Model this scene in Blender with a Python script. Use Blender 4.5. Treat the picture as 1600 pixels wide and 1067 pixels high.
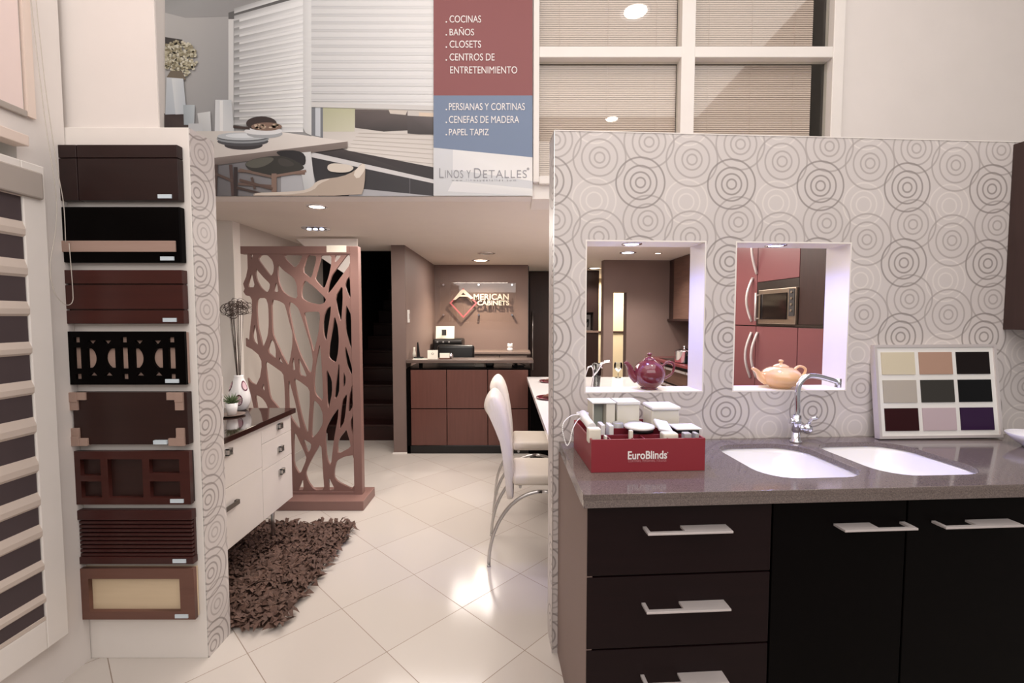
import bpy, bmesh, math, random
from mathutils import Matrix, Vector, Euler
import numpy as np
random.seed(7)
R = math.radians
for o in list(bpy.data.objects): bpy.data.objects.remove(o)
C = bpy.context.scene.collection
scn = bpy.context.scene
# ------------------------------------------------------------ camera, world, exposure
CH, F, P = 1.5, 717.3, R(3.08)
cam = bpy.data.cameras.new('camera'); co = bpy.data.objects.new('camera', cam); C.objects.link(co)
co.location = (0, 0, CH); co.rotation_euler = (R(90)-P, 0, 0)
cam.sensor_width = 36; cam.lens = 36*F/1600; cam.clip_start = .05; scn.camera = co
scn.view_settings.view_transform = 'Standard'; scn.view_settings.look = 'None'
scn.view_settings.gamma = 1; scn.view_settings.use_curve_mapping = False
scn.view_settings.exposure = 0.0
w = bpy.data.worlds.new('world'); scn.world = w; w.use_nodes = True
w.node_tree.nodes['Background'].inputs[0].default_value = (1, .95, .92, 1)
w.node_tree.nodes['Background'].inputs[1].default_value = .35
CEIL, HIGH = 2.27, 4.6
def light(name, kind, loc, energy, color=(1,1,1), size=.1, rot=(0,0,0), spot=None, size_y=None, parent=None, blend=.6):
    l = bpy.data.lights.new(name, kind); o = bpy.data.objects.new(name, l); C.objects.link(o)
    l.energy = energy; l.color = color
    if kind == 'AREA':
        l.size = size
        if size_y: l.shape = 'RECTANGLE'; l.size_y = size_y
    else: l.shadow_soft_size = size
    if spot: l.spot_size = R(spot); l.spot_blend = blend
    o.location = loc; o.rotation_euler = rot
    if parent is not None:
        o.parent = parent; o.matrix_parent_inverse = Matrix()
    return o
WARM = (1, .91, .83)
light('ceiling_softbox', 'AREA', (-.3, .7, 4.4), 108, (1, .945, .91), 6.0, size_y=3.0)  # broad unseen area light standing in for the overhead ceiling lights
light('forward_fill_light', 'AREA', (.3, -1.6, 3.3), 75, (1, .945, .91), 5.0, rot=(R(80),0,0), size_y=2.0)  # added fill behind the camera, tilted forward to brighten the upper walls
light('lounge_fill_light', 'AREA', (-.7, 3.9, 2.25), 38, WARM, 1.2, size_y=1.2)  # added soft fill under the low ceiling, not a fixture
light('kitchen_fill_light', 'AREA', (1.2, 3.9, 2.25), 36, WARM, 1.0, size_y=2.0)  # soft area fill added to lift the kitchen beyond the niches
light('reception_fill_light', 'AREA', (-.5, 6.0, 2.25), 14, WARM, .6)  # small area fill added to brighten the reception walls
light('back_room_light', 'AREA', (1.9, 8.6, 2.2), 60, (1, .86, .68), 1.0)

# ------------------------------------------------------------ pixel to plane (measured positions)
def ray(x, y):
    return Vector((0, math.cos(P), -math.sin(P)))*F + Vector((1,0,0))*(x-800) - Vector((0, math.sin(P), math.cos(P)))*(y-533.5)
def atY(x, y, Y): d = ray(x, y); return Vector((0,0,CH)) + d*(Y/d.y)
YAW = R(3.5); OX, OY = .178, 1.974
FW = Matrix.Identity(4)
FK = Matrix.Translation((OX, OY, 0)) @ Matrix.Rotation(YAW, 4, 'Z')
FKI = FK.inverted()
def kV(x, y, v):
    d = FKI.to_3x3() @ ray(x, y); c = FKI @ Vector((0,0,CH)); return c + d*((v-c.y)/d.y)
def kU(x, y, u):
    d = FKI.to_3x3() @ ray(x, y); c = FKI @ Vector((0,0,CH)); return c + d*((u-c.x)/d.x)

# ------------------------------------------------------------ materials
def lin(c): return tuple((v/255/12.92 if v/255 <= .04045 else ((v/255+.055)/1.055)**2.4) for v in c)
class NT:
    def __init__(s, name):
        s.m = bpy.data.materials.new(name); s.m.use_nodes = True; s.t = s.m.node_tree; s.n = s.t.nodes; s.l = s.t.links
        s.b = s.n['Principled BSDF']
    def new(s, t, **k):
        n = s.n.new(t)
        for a, v in k.items(): setattr(n, a, v)
        return n
    def put(s, sock, v):
        if isinstance(v, (int, float)): sock.default_value = v
        elif isinstance(v, tuple): sock.default_value = v if len(v) == len(sock.default_value) else v + (1,)
        else: s.l.new(v, sock)
    def math(s, op, a, b=None, c=None):
        n = s.new('ShaderNodeMath', operation=op); s.put(n.inputs[0], a)
        if b is not None: s.put(n.inputs[1], b)
        if c is not None: s.put(n.inputs[2], c)
        return n.outputs[0]
    def mix(s, f, a, b):
        n = s.new('ShaderNodeMix', data_type='RGBA'); s.put(n.inputs[0], f); s.put(n.inputs[6], a); s.put(n.inputs[7], b); return n.outputs[2]
    def obj(s): return s.new('ShaderNodeTexCoord').outputs['Object']
    def sep(s, v):
        n = s.new('ShaderNodeSeparateXYZ'); s.l.new(v, n.inputs[0]); return n.outputs
    def noise(s, v, scale, detail=3, rough=.5, sc=(1,1,1)):
        mp = s.new('ShaderNodeMapping'); mp.inputs['Scale'].default_value = sc; s.l.new(v, mp.inputs[0])
        n = s.new('ShaderNodeTexNoise'); n.inputs['Scale'].default_value = scale; n.inputs['Detail'].default_value = detail
        n.inputs['Roughness'].default_value = rough; s.l.new(mp.outputs[0], n.inputs[0]); return n.outputs[0]
    def bump(s, h, strength=.2, dist=.002):
        n = s.new('ShaderNodeBump'); n.inputs['Strength'].default_value = strength; n.inputs['Distance'].default_value = dist
        s.l.new(h, n.inputs['Height']); s.l.new(n.outputs[0], s.b.inputs['Normal'])
def mat(name, c, rough=.5, metal=0, var=.04, scale=6, emit=None, es=1, trans=0, alpha=1, coat=0, sc=(1,1,1), spec=.5, ior=None):
    t = NT(name); c = lin(c); b = t.b
    if var:
        f = t.noise(t.obj(), scale, sc=sc)
        col = t.mix(f, tuple(max(0, v*(1-var*2)) for v in c), tuple(min(1, v*(1+var*2)) for v in c))
        t.l.new(col, b.inputs['Base Color'])
    else: b.inputs['Base Color'].default_value = c + (1,)
    b.inputs['Roughness'].default_value = rough; b.inputs['Metallic'].default_value = metal
    b.inputs['Specular IOR Level'].default_value = spec
    b.inputs['Coat Weight'].default_value = coat; b.inputs['Coat Roughness'].default_value = .05
    b.inputs['Transmission Weight'].default_value = trans
    if ior: b.inputs['IOR'].default_value = ior
    if alpha < 1: b.inputs['Alpha'].default_value = alpha
    if emit: b.inputs['Emission Color'].default_value = lin(emit) + (1,); b.inputs['Emission Strength'].default_value = es
    return t.m
def wood(name, c, c2, rough=.35, axis='x', scale=3, coat=0, spec=.4):
    t = NT(name); s = {'x': (1, 14, 14), 'y': (14, 1, 14), 'z': (14, 14, 1)}[axis]
    f = t.noise(t.obj(), scale, 6, .6, s); t.l.new(t.mix(f, lin(c), lin(c2)), t.b.inputs['Base Color'])
    t.b.inputs['Roughness'].default_value = rough; t.b.inputs['Specular IOR Level'].default_value = spec; t.b.inputs['Coat Weight'].default_value = coat
    t.bump(f, .1, .001); return t.m
M = dict(
 wall=mat('wall_paint', (226,219,214), .7, var=.015),
 white=mat('white_paint', (232,226,220), .5, var=.02),
 ceil=mat('ceiling_paint', (222,212,203), .75, var=.015),
 grey_wall=mat('grey_wall_paint', (196,188,180), .7, var=.015),
 taupe=mat('taupe_wall_paint', (126,106,99), .6, var=.02),
 taupe_dark=mat('taupe_edge_paint', (112,94,88), .6, var=.02),
 stairshade=mat('stairwell_painted_shade', (20,14,14), .8, var=.02),  # darkness of the unlit stairwell put into the wall colour
 stairwood=wood('stair_dark_wood', (48,16,12), (30,10,8), .4),
 laminate=mat('white_laminate', (212,205,200), .35, var=.02),
 plastic=mat('white_plastic', (230,228,224), .35, var=0),
 cream=mat('cream_plastic', (225,220,205), .4, var=0),
 espresso=wood('espresso_wood', (30,15,16), (20,9,10), .45, spec=.15),
 black_lac=mat('black_lacquer', (6,4,4), .4, var=0, spec=.05),
 beige_wood=wood('pinkish_beige_wood', (176,150,138), (158,131,118), .45),
 mahog=wood('mahogany_wood', (74,34,28), (54,23,19), .35),
 mahog2=wood('reddish_brown_wood', (68,30,27), (50,21,19), .35),
 darkwalnut=wood('dark_walnut_wood', (52,28,24), (36,18,15), .4),
 sample_dark=wood('espresso_lacquered_wood', (44,24,22), (30,16,15), .35, spec=.3),
 desktop=mat('dark_taupe_counter', (92,78,72), .3, var=.03),
 lamp_high=mat('high_lamp_glow', (255,250,240), .5, var=0, emit=(255,246,232), es=26),
 paletan=wood('pale_oak_wood', (225,205,175), (208,186,154), .5),
 midbrown=wood('mid_brown_wood', (118,82,70), (96,64,54), .4),
 screen=mat('mauve_brown_lacquer', (134,102,95), .4, var=.04, scale=2),
 deskpanel=wood('cherry_panel_wood', (104,68,60), (84,52,46), .3, 'z'),
 darkpanel=wood('dark_brown_panel_wood', (66,46,42), (48,34,31), .4, 'z'),
 uppercab=wood('walnut_grain_wood', (126,96,84), (78,58,50), .4, 'y', 4),
 red_lac=mat('burgundy_lacquer', (126,78,80), .3, var=.02),
 red_box=mat('wine_red_board', (140,42,52), .35, var=.02),
 red_box_in=mat('wine_red_board_inside', (120,30,42), .5, var=.02),
 redtop=mat('burgundy_worktop', (126,62,66), .15, var=.02),
 black=mat('black_plastic', (14,13,14), .35, var=0),
 blackgloss=mat('black_gloss', (10,8,9), .08, var=0),
 darktop=mat('dark_glossy_worktop', (44,26,24), .07, var=.05, coat=.5),
 greytop=mat('grey_brown_counter', (128,112,104), .3, var=.03),
 steel=mat('brushed_steel', (200,198,196), .28, 1, var=.03, scale=20, sc=(1,20,20)),
 chrome=mat('chrome', (225,225,232), .06, 1, var=0),
 satin=mat('satin_aluminium', (215,208,205), .35, 1, var=0),
 handle=mat('pale_satin_handle', (212,204,202), .35, .4, var=0),
 leather=mat('white_leather', (228,220,212), .4, var=.02, scale=12),
 seatlea=mat('cream_leather_seat', (214,204,192), .45, var=.02, scale=12),
 table=mat('white_gloss_table', (236,232,232), .12, var=0, coat=.3),
 ceramic=mat('white_ceramic', (240,238,238), .1, var=0, coat=.5),
 redpot=mat('burgundy_glaze', (112,38,50), .1, var=.05, coat=.8),
 orangepot=mat('peach_glaze', (236,188,138), .1, var=.04, coat=.8),
 purple_ring=mat('purple_glaze', (96,34,62), .15, var=0),
 pink_ring=mat('pink_glaze', (196,160,170), .15, var=0),
 twig=mat('dry_twig', (62,46,38), .8, var=.1),
 leaf=mat('succulent_green', (88,104,70), .5, var=.15, scale=40),
 rug=mat('chocolate_leaf_pile', (86,62,52), .75, var=.25, scale=18),
 dkgrey=mat('dark_grey_plastic', (60,58,58), .4, var=0),
 grey=mat('grey_plastic', (168,166,166), .3, var=0),
 paper=mat('paper', (240,234,220), .6, var=0),
 sage=mat('grey_green_plastic', (172,178,168), .4, var=0),
 dksteel=mat('dark_steel', (96,90,86), .3, .9, var=0),
 inox=mat('microwave_steel', (176,162,146), .3, .9, var=.03, scale=20),
 cable=mat('cream_cord', (196,188,178), .6, var=0),
 band=mat('cream_blind_fabric', (204,190,179), .8, var=.03),
 sheer=mat('dark_sheer_fabric', (74,62,64), .7, var=.06, scale=4),
 valance=mat('grey_valance_fabric', (172,162,154), .7, var=.03),
 blindpink=mat('pinkish_white_jamb', (230,212,200), .6, var=.02),
 basebd=mat('baseboard_grey', (186,180,174), .5, var=.02),
 bowl=mat('white_porcelain', (238,236,240), .12, var=0),
 lamp_warm=mat('downlight_glow_warm', (255,240,220), .5, var=0, emit=(255,236,214), es=9),
 lamp_cool=mat('downlight_glow_cool', (220,225,255), .5, var=0, emit=(214,222,255), es=10),
 backwall=mat('cream_back_wall', (232,218,190), .7, var=.02),
 letter=mat('cream_letters', (196,182,166), .5, var=0),
 pinkline=mat('rose_diamond_line', (176,92,96), .4, var=0),
 tagblue=mat('pale_blue_label', (208,222,230), .4, var=0),
 mini=mat('mini_blind_slats', (238,218,212), .6, var=0),
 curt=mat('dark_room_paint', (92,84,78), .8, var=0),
 txt=mat('white_lettering', (240,234,232), .6, var=0),
 txtgrey=mat('grey_lettering', (150,150,156), .6, var=0),
 txtpink=mat('faded_pink_lettering', (196,130,134), .6, var=0),
)
def glass(name, c=(255,255,255), rough=0.0, ior=1.45, fix=None):
    t = NT(name)
    gl = t.new('ShaderNodeBsdfGlossy'); gl.inputs['Roughness'].default_value = max(rough, .02)
    tr = t.new('ShaderNodeBsdfTransparent'); tr.inputs[0].default_value = lin(c) + (1,)
    fr = t.new('ShaderNodeFresnel'); fr.inputs[0].default_value = ior
    mx = t.new('ShaderNodeMixShader'); (t.l.new(fr.outputs[0], mx.inputs[0]) if fix is None else setattr(mx.inputs[0], 'default_value', fix)); t.l.new(tr.outputs[0], mx.inputs[1]); t.l.new(gl.outputs[0], mx.inputs[2])
    t.l.new(mx.outputs[0], t.n['Material Output'].inputs[0]); return t.m
M['glass'] = glass('clear_glass', (236,240,240), ior=1.8); M['pane'] = glass('window_glass', (246,247,244), fix=.05)
M['acryl'] = glass('clear_acrylic', (252,250,248), ior=1.3, fix=.05)
# floor tiles: square white tiles laid on the diagonal
t = NT('white_floor_tile'); x, y, z = t.sep(t.obj()); g = R(45.86); s = .4376
du = t.math('SUBTRACT', x, -.885); dv = t.math('SUBTRACT', y, 2.904)
a = t.math('DIVIDE', t.math('SUBTRACT', t.math('MULTIPLY', du, math.sin(g)), t.math('MULTIPLY', dv, math.cos(g))), s)
b = t.math('DIVIDE', t.math('ADD', t.math('MULTIPLY', du, math.cos(g)), t.math('MULTIPLY', dv, math.sin(g))), s)
pa = t.math('PINGPONG', a, .5); pb = t.math('PINGPONG', b, .5)
gr = t.math('LESS_THAN', t.math('MINIMUM', pa, pb), .0042)
wn = t.new('ShaderNodeTexWhiteNoise', noise_dimensions='2D'); cx = t.new('ShaderNodeCombineXYZ')
t.l.new(t.math('FLOOR', a), cx.inputs[0]); t.l.new(t.math('FLOOR', b), cx.inputs[1]); t.l.new(cx.outputs[0], wn.inputs[0])
tile = t.mix(wn.outputs[0], lin((192,184,177)), lin((199,192,185)))
t.l.new(t.mix(gr, tile, lin((142,126,114))), t.b.inputs['Base Color'])
t.l.new(t.math('ADD', t.math('MULTIPLY', gr, .5), .13), t.b.inputs['Roughness'])
h = t.math('SUBTRACT', 1, gr); t.bump(t.math('ADD', h, t.math('MULTIPLY', t.noise(t.obj(), 1.2, 2), .25)), .25, .002)
M['tile'] = t.m
# wallpaper: rings of four sizes on a .402 x .332 repeat
def wallpaper(name, sx, sy, ox=0, oz=0, base=(205,198,195), line=(154,146,143)):
    t = NT(name); x, y, z = t.sep(t.obj())
    u = t.math('ADD', t.math('ADD', t.math('MULTIPLY', x, sx), t.math('MULTIPLY', y, sy)), ox)
    z = t.math('ADD', z, oz)
    f = t.noise(t.obj(), 2.5, 2); col = t.mix(f, tuple(v*.97 for v in lin(base)), tuple(v*1.03 for v in lin(base)))
    W, H = .4022, .332
    def dist(cu, cz):
        a = t.math('SUBTRACT', t.math('WRAP', t.math('SUBTRACT', u, cu), W/2, -W/2), 0)
        b = t.math('WRAP', t.math('SUBTRACT', z, cz), H/2, -H/2)
        return t.math('SQRT', t.math('ADD', t.math('MULTIPLY', a, a), t.math('MULTIPLY', b, b)))
    def rings(cu, cz, radii, th):
        r = dist(cu, cz); m = None
        for q in radii:
            e = t.math('ABSOLUTE', t.math('SUBTRACT', r, q)); m = e if m is None else t.math('MINIMUM', m, e)
        mr = t.new('ShaderNodeMapRange'); mr.inputs['From Min'].default_value = th*.75; mr.inputs['From Max'].default_value = th*1.3
        mr.inputs['To Min'].default_value = 1; mr.inputs['To Max'].default_value = 0; t.l.new(m, mr.inputs[0]); return mr.outputs[0]
    dk = lin(line); mid = lin(tuple(v+12 for v in line))
    col = t.mix(t.math('MULTIPLY', rings(.172, 1.995, (.034, .06, .094), .0032), .7), col, lin((222,215,210)))
    col = t.mix(t.math('MULTIPLY', rings(.407, 2.2435, (.0205, .043, .072,   .108), .0036), .75), col, mid)
    col = t.mix(t.math('MULTIPLY', rings(.194, 2.174, (.0217, .0435, .0765, .113), .0036), .75), col, mid)
    col = t.mix(t.math('MULTIPLY', rings(.372, 2.073, (.021, .044, .071, .106), .0036), .8), col, lin(tuple(v-14 for v in line)))
    t.l.new(col, t.b.inputs['Base Color']); t.b.inputs['Roughness'].default_value = .45
    return t.m
M['paper_k'] = wallpaper('ring_wallpaper', 1, -1)
M['paper_t'] = wallpaper('ring_wallpaper_on_column', 0, 1, .012, .048)
# granite
t = NT('grey_speckled_granite'); v = t.new('ShaderNodeTexVoronoi'); v.inputs['Scale'].default_value = 260; t.l.new(t.obj(), v.inputs[0])
n1 = t.noise(t.obj(), 120, 4, .7); n2 = t.noise(t.obj(), 9, 3)
c1 = t.mix(v.outputs['Distance'], lin((80,70,68)), lin((124,112,106))); cr = t.math('GREATER_THAN', n1, .6)
c2 = t.mix(t.math('MULTIPLY', cr, .5), c1, lin((60,52,52))); c3 = t.mix(t.math('MULTIPLY', n2, .35), c2, lin((122,110,108)))
t.l.new(c3, t.b.inputs['Base Color']); t.b.inputs['Roughness'].default_value = .1; M['granite'] = t.m
# printed picture: colour stored per face corner
t = NT('printed_picture'); at = t.new('ShaderNodeVertexColor', layer_name='ink'); t.l.new(at.outputs[0], t.b.inputs['Base Color'])
t.b.inputs['Roughness'].default_value = .5; M['print'] = t.m

# ------------------------------------------------------------ mesh builder
class G:
    def __init__(s): s.b = bmesh.new(); s.mi = 0
    def setm(s, i): s.mi = i; return s
    def _f(s, vs, smooth=False):
        try: f = s.b.faces.new(vs); f.material_index = s.mi; f.smooth = smooth; return f
        except ValueError: return None
    def box(s, x0, x1, y0, y1, z0, z1, bev=0, seg=2, mtx=None):
        x0, x1 = sorted((x0, x1)); y0, y1 = sorted((y0, y1)); z0, z1 = sorted((z0, z1))
        v = [s.b.verts.new((x, y, z)) for x in (x0, x1) for y in (y0, y1) for z in (z0, z1)]
        fs = [s._f([v[i] for i in q]) for q in ((0,1,3,2),(4,6,7,5),(0,4,5,1),(2,3,7,6),(0,2,6,4),(1,5,7,3))]
        if bev:
            es = list({e for f in fs for e in f.edges}); r = bmesh.ops.bevel(s.b, geom=es, offset=bev, segments=seg, profile=.5, affect='EDGES')
            for f in r['faces']: f.material_index = s.mi
            v = list({q for f in fs if f.is_valid for q in f.verts} | {q for f in r['faces'] for q in f.verts})
        if mtx is not None: bmesh.ops.transform(s.b, matrix=mtx, verts=[q for q in v if q.is_valid])
        return s
    def ring(s, c, ax1, ax2, r, n): return [s.b.verts.new(c + (ax1*math.cos(2*math.pi*i/n) + ax2*math.sin(2*math.pi*i/n))*r) for i in range(n)]
    def tube(s, pts, r, n=8, cap=True):
        pts = [Vector(p) for p in pts]; rs = r if isinstance(r, (list, tuple)) else [r]*len(pts); prev = None; ref = None; first = None
        for i, p in enumerate(pts):
            d = (pts[min(i+1, len(pts)-1)] - pts[max(i-1, 0)]).normalized()
            if ref is None: ref = Vector((0,0,1)) if abs(d.z) < .9 else Vector((1,0,0))
            a = d.cross(ref)
            if a.length < 1e-4: a = d.cross(Vector((.3,.9,.2)))
            a.normalize(); bb = a.cross(d).normalized(); ref = bb
            c = s.ring(p, a, bb, rs[i], n)
            if prev: 
                for k in range(n): s._f([prev[k], prev[(k+1)%n], c[(k+1)%n], c[k]], True)
            else: first = c
            prev = c
        if cap: s._f(first[::-1]); s._f(prev)
        return s
    def cyl(s, p0, p1, r, n=20): return s.tube([p0, p1], r, n)
    def lathe(s, c, prof, n=32, cap=True, sx=1, sy=1):
        prev = None
        for r, z in prof:
            q = [s.b.verts.new((c[0]+r*sx*math.cos(2*math.pi*i/n), c[1]+r*sy*math.sin(2*math.pi*i/n), c[2]+z)) for i in range(n)]
            if prev:
                for k in range(n): s._f([prev[k], prev[(k+1)%n], q[(k+1)%n], q[k]], True)
            elif cap: s._f(q[::-1])
            prev = q
        if cap: s._f(prev)
        return s
    def prism(s, pts, d, cap=True, smooth=False):   # pts: 3D polygon, d: extrusion vector
        d = Vector(d); a = [s.b.verts.new(Vector(p)) for p in pts]; b = [s.b.verts.new(Vector(p)+d) for p in pts]; n = len(a)
        for i in range(n): s._f([a[i], a[(i+1)%n], b[(i+1)%n], b[i]], smooth)
        if cap: s._f(a[::-1]); s._f(b)
        return s
    def blob(s, c, r, n=10, m=14):
        prof = [(max(1e-4, math.sin(math.pi*i/n))*r[0], -math.cos(math.pi*i/n)*r[2]) for i in range(n+1)]
        return s.lathe(c, prof, m, sy=r[1]/r[0])
LOC = {}
FR = {}
def finish(name, me, mats, parent, loc, frame, kind=None, label=None, cat=None, group=None):
    for m in (mats if isinstance(mats, (list, tuple)) else [mats]): me.materials.append(M[m] if isinstance(m, str) else m)
    o = bpy.data.objects.new(name, me); C.objects.link(o)
    if parent is not None:
        o.parent = parent; LOC[o] = LOC[parent]; FR[o] = FR[parent]; me.transform(Matrix.Translation(-LOC[parent]))
    else:
        if loc is None:
            xs = [v.co for v in me.vertices]
            loc = Vector(((min(v.x for v in xs)+max(v.x for v in xs))/2, (min(v.y for v in xs)+max(v.y for v in xs))/2, min(v.z for v in xs)))
        loc = Vector(loc); me.transform(Matrix.Translation(-loc)); o.matrix_world = frame @ Matrix.Translation(loc); LOC[o] = loc; FR[o] = frame
    if kind: o['kind'] = kind
    if label and cat: o['label'] = label; o['category'] = cat
    elif label: o['label'] = label
    if group: o['group'] = group
    return o
def mk(name, g, mats, parent=None, loc=None, frame=FW, fixn=True, **k):
    if fixn: bmesh.ops.recalc_face_normals(g.b, faces=g.b.faces[:])
    me = bpy.data.meshes.new(name); g.b.to_mesh(me); g.b.free(); return finish(name, me, mats, parent, loc, frame, **k)
def thing(name, label, cat, loc, frame=FW, group=None):
    o = bpy.data.objects.new(name, None); C.objects.link(o); o.empty_display_size = .1
    o.matrix_world = frame @ Matrix.Translation(loc); LOC[o] = Vector(loc); FR[o] = frame
    o['label'] = label; o['category'] = cat
    if group: o['group'] = group
    return o
def struct(name, g, mats, frame=FW, loc=None, parent=None):
    return mk(name, g, mats, parent, loc, frame, kind=None if parent else 'structure')
def tree(o, parent=None):
    c = o.copy(); C.objects.link(c)
    if parent is not None: c.parent = parent
    LOC[c] = LOC[o]; FR[c] = FR[o]
    for ch in list(o.children):
        if ch.type != 'LIGHT' or True: tree(ch, c)
    return c
def place(o, loc, frame=FW, rz=0): o.matrix_world = frame @ Matrix.Translation(loc) @ Matrix.Rotation(rz, 4, 'Z')
def box(name, m, d, parent=None, bev=0, **k): g = G(); g.box(*d, bev=bev); return mk(name, g, m, parent, **k)
def curve_mesh(cu):
    o = bpy.data.objects.new('tmp', cu); C.objects.link(o); dg = bpy.context.evaluated_depsgraph_get(); me = bpy.data.meshes.new_from_object(o.evaluated_get(dg)); bpy.data.objects.remove(o); return me
def plate(splines, depth, smooth_idx=(), bev=0):   # 2D outline with holes, extruded; returned mesh lies in XY, thickness along Z
    cu = bpy.data.curves.new('tmp', 'CURVE'); cu.dimensions = '2D'; cu.fill_mode = 'BOTH'; cu.extrude = depth/2; cu.resolution_u = 6; cu.bevel_depth = bev
    for i, pts in enumerate(splines):
        if i in smooth_idx:
            sp = cu.splines.new('BEZIER'); sp.bezier_points.add(len(pts)-1)
            for bp, p in zip(sp.bezier_points, pts): bp.co = (p[0], p[1], 0); bp.handle_left_type = bp.handle_right_type = 'AUTO'
            n = len(pts)
            for j, bp in enumerate(sp.bezier_points):
                bp.handle_left_type = bp.handle_right_type = 'FREE'; p0, p1, p2 = Vector(pts[j-1]), Vector(pts[j]), Vector(pts[(j+1)%n])
                d = (p2-p0).normalized()
                bp.handle_left = (p1 - d*min((p1-p0).length, (p2-p1).length)*.28).to_3d(); bp.handle_right = (p1 + d*min((p1-p0).length, (p2-p1).length)*.28).to_3d()
        else:
            sp = cu.splines.new('POLY'); sp.points.add(len(pts)-1)
            for pp, p in zip(sp.points, pts): pp.co = (p[0], p[1], 0, 1)
        sp.use_cyclic_u = True
    return curve_mesh(cu)
TOXZ = Matrix(((1,0,0,0),(0,0,-1,0),(0,1,0,0),(0,0,0,1)))   # XY curve -> XZ plane facing -Y
def text(name, s, x0, z0, wdt, hgt, y, m, parent=None, depth=.001, frame=FW, spacing=1.0, off=0, **k):
    cu = bpy.data.curves.new(name, 'FONT'); cu.body = s; cu.extrude = depth/2; cu.size = 1; cu.space_character = spacing; cu.offset = off
    me = curve_mesh(cu); xs = [v.co.x for v in me.vertices]; ys = [v.co.y for v in me.vertices]
    sx = wdt/(max(xs)-min(xs)); sy = hgt/(max(ys)-min(ys))
    me.transform(Matrix.Diagonal((sx, sy, 1, 1)) @ Matrix.Translation((-min(xs), -min(ys), 0)))
    me.transform(Matrix.Translation((x0, y, z0)) @ TOXZ); return finish(name, me, m, parent, None, frame, **k)

# ------------------------------------------------------------ room shell
g = G(); g.box(-6, 6, -4, 9.8, -.1, 0); struct('floor', g, 'tile', loc=(0,0,0))
g = G(); g.box(-6, .13, 3.121, 5.42, CEIL, CEIL+.12); g.box(.13, 6, 3.3, 9.8, CEIL, CEIL+.12); g.box(-1.3, .13, 5.42, 9.8, CEIL, CEIL+.12); g.box(-6, -1.3, 5.42, 9.8, 3.4, 3.5)
struct('ceiling', g, 'ceil')
g = G(); g.box(-6, 6, -4, 3.0, HIGH, HIGH+.1); struct('ceiling_high', g, 'wall')
g = G(); g.box(.13, 3.8, 3.001, 3.3, CEIL-.012, CEIL+.12); struct('lit_soffit_patch', g, 'white')  # whiter slab: light reflecting on the ceiling here is put into its colour
# upper wall over the mezzanine edge, with the window opening
wz0, wz1 = 2.36, 4.3; wx0, wx1 = .145, 2.07
g = G(); g.box(-6, wx0, 3.0, 3.12, CEIL, HIGH); g.box(wx1, 6, 3.0, 3.12, CEIL, HIGH); g.box(wx0, wx1, 3.0, 3.12, CEIL+.121, wz0); g.box(wx0, wx1, 3.0, 3.12, wz1, HIGH)
struct('wall_upper', g, 'wall')
# left wall with its two window openings
oy0, oy1 = .3, 1.73
g = G(); X0, X1 = -1.98, -1.85
g.box(X0, X1, 1.75, 1.94, 0, HIGH); g.box(X0, X1, -4, .3, 0, HIGH); g.box(X0, X1, .3, 1.75, 0, .33); g.box(X0, X1, .3, 1.75, 2.16, 2.26); g.box(X0, X1, .3, 1.75, 4.0, HIGH)
struct('wall_left', g, 'wall')
g = G(); g.box(-3.3, -3.2, 2.12, 3.74, 0, HIGH); struct('wall_far_left', g, 'white')
g = G(); g.box(-1.9, -1.475, 1.963, 1.97, 2.284, HIGH); struct('wall_column', g, 'wall')
g = G(); g.box(-3.2, -2.25, 3.74, 3.84, 0, CEIL); struct('wall_alcove', g, 'white')
g = G(); g.box(-2.35, -2.25, 3.841, 5.5, 0, CEIL); struct('wall_lounge', g, 'grey_wall')
g = G(); g.box(-2.25, -2.235, 3.75, 5.5, 0, .09, bev=.003); struct('baseboard_lounge', g, 'basebd')
# stairwell
g = G(); g.box(-2.37, -2.27, 5.5, 9.8, 0, 3.4); g.box(-2.4, -1.2, 9.6, 9.7, 0, 3.4); g.box(-1.297, -1.29, 5.43, 9.8, 0, 3.4); g.box(-2.3, -1.29, 5.42, 5.5, CEIL, 3.4); struct('wall_stairwell', g, 'stairshade')
ys = [5.5, 5.78, 6.07, 6.45, 6.85, 7.2, 7.5, 7.8, 8.1, 8.4]
st = thing('staircase', 'dark red-brown wooden staircase climbing away in the black stairwell', 'stairs', (-1.8, 5.5, 0))
g = G()
for i, y_ in enumerate(ys): g.box(-2.265, -1.3, y_+.01, (ys[i+1] if i+1 < len(ys) else 9.5)+.012, 0, .2*(i+1)-.03)
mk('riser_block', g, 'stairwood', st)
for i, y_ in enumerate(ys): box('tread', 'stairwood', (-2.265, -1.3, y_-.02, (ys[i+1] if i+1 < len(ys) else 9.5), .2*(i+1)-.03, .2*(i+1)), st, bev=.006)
# white slanted stair soffit behind the screen
g = G(); pts = [atY(462,373,4.47), atY(558,373,4.47), atY(558,441,4.47), atY(539,428,4.47), atY(480,388,4.47)]
for p in pts: p.z = min(p.z, CEIL-.001)
g.prism(pts, (0, .02, 0)); struct('trim_stair_soffit', g, 'white')
# reception walls
g = G(); g.box(-1.30, -1.155, 4.98, 5.02, 0, CEIL); struct('wall_pillar', g, 'taupe_dark')
g = G(); g.box(-1.29, -1.155, 5.021, 6.95, 0, CEIL); struct('wall_reception_side', g, 'taupe')
g = G(); g.box(-1.3, .24, 6.88, 7.0, 0, CEIL); struct('wall_reception', g, 'taupe')
g = G(); g.box(-1.31, -1.15, 4.965, 4.979, 0, .012); struct('baseboard_pillar', g, 'white')
g = G(); g.box(.24, 1.0, 7.82, 7.9, 0, CEIL); g.box(.25, .255, 7.0, 7.82, 0, CEIL); struct('wall_corridor', g, 'darkpanel')
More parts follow.
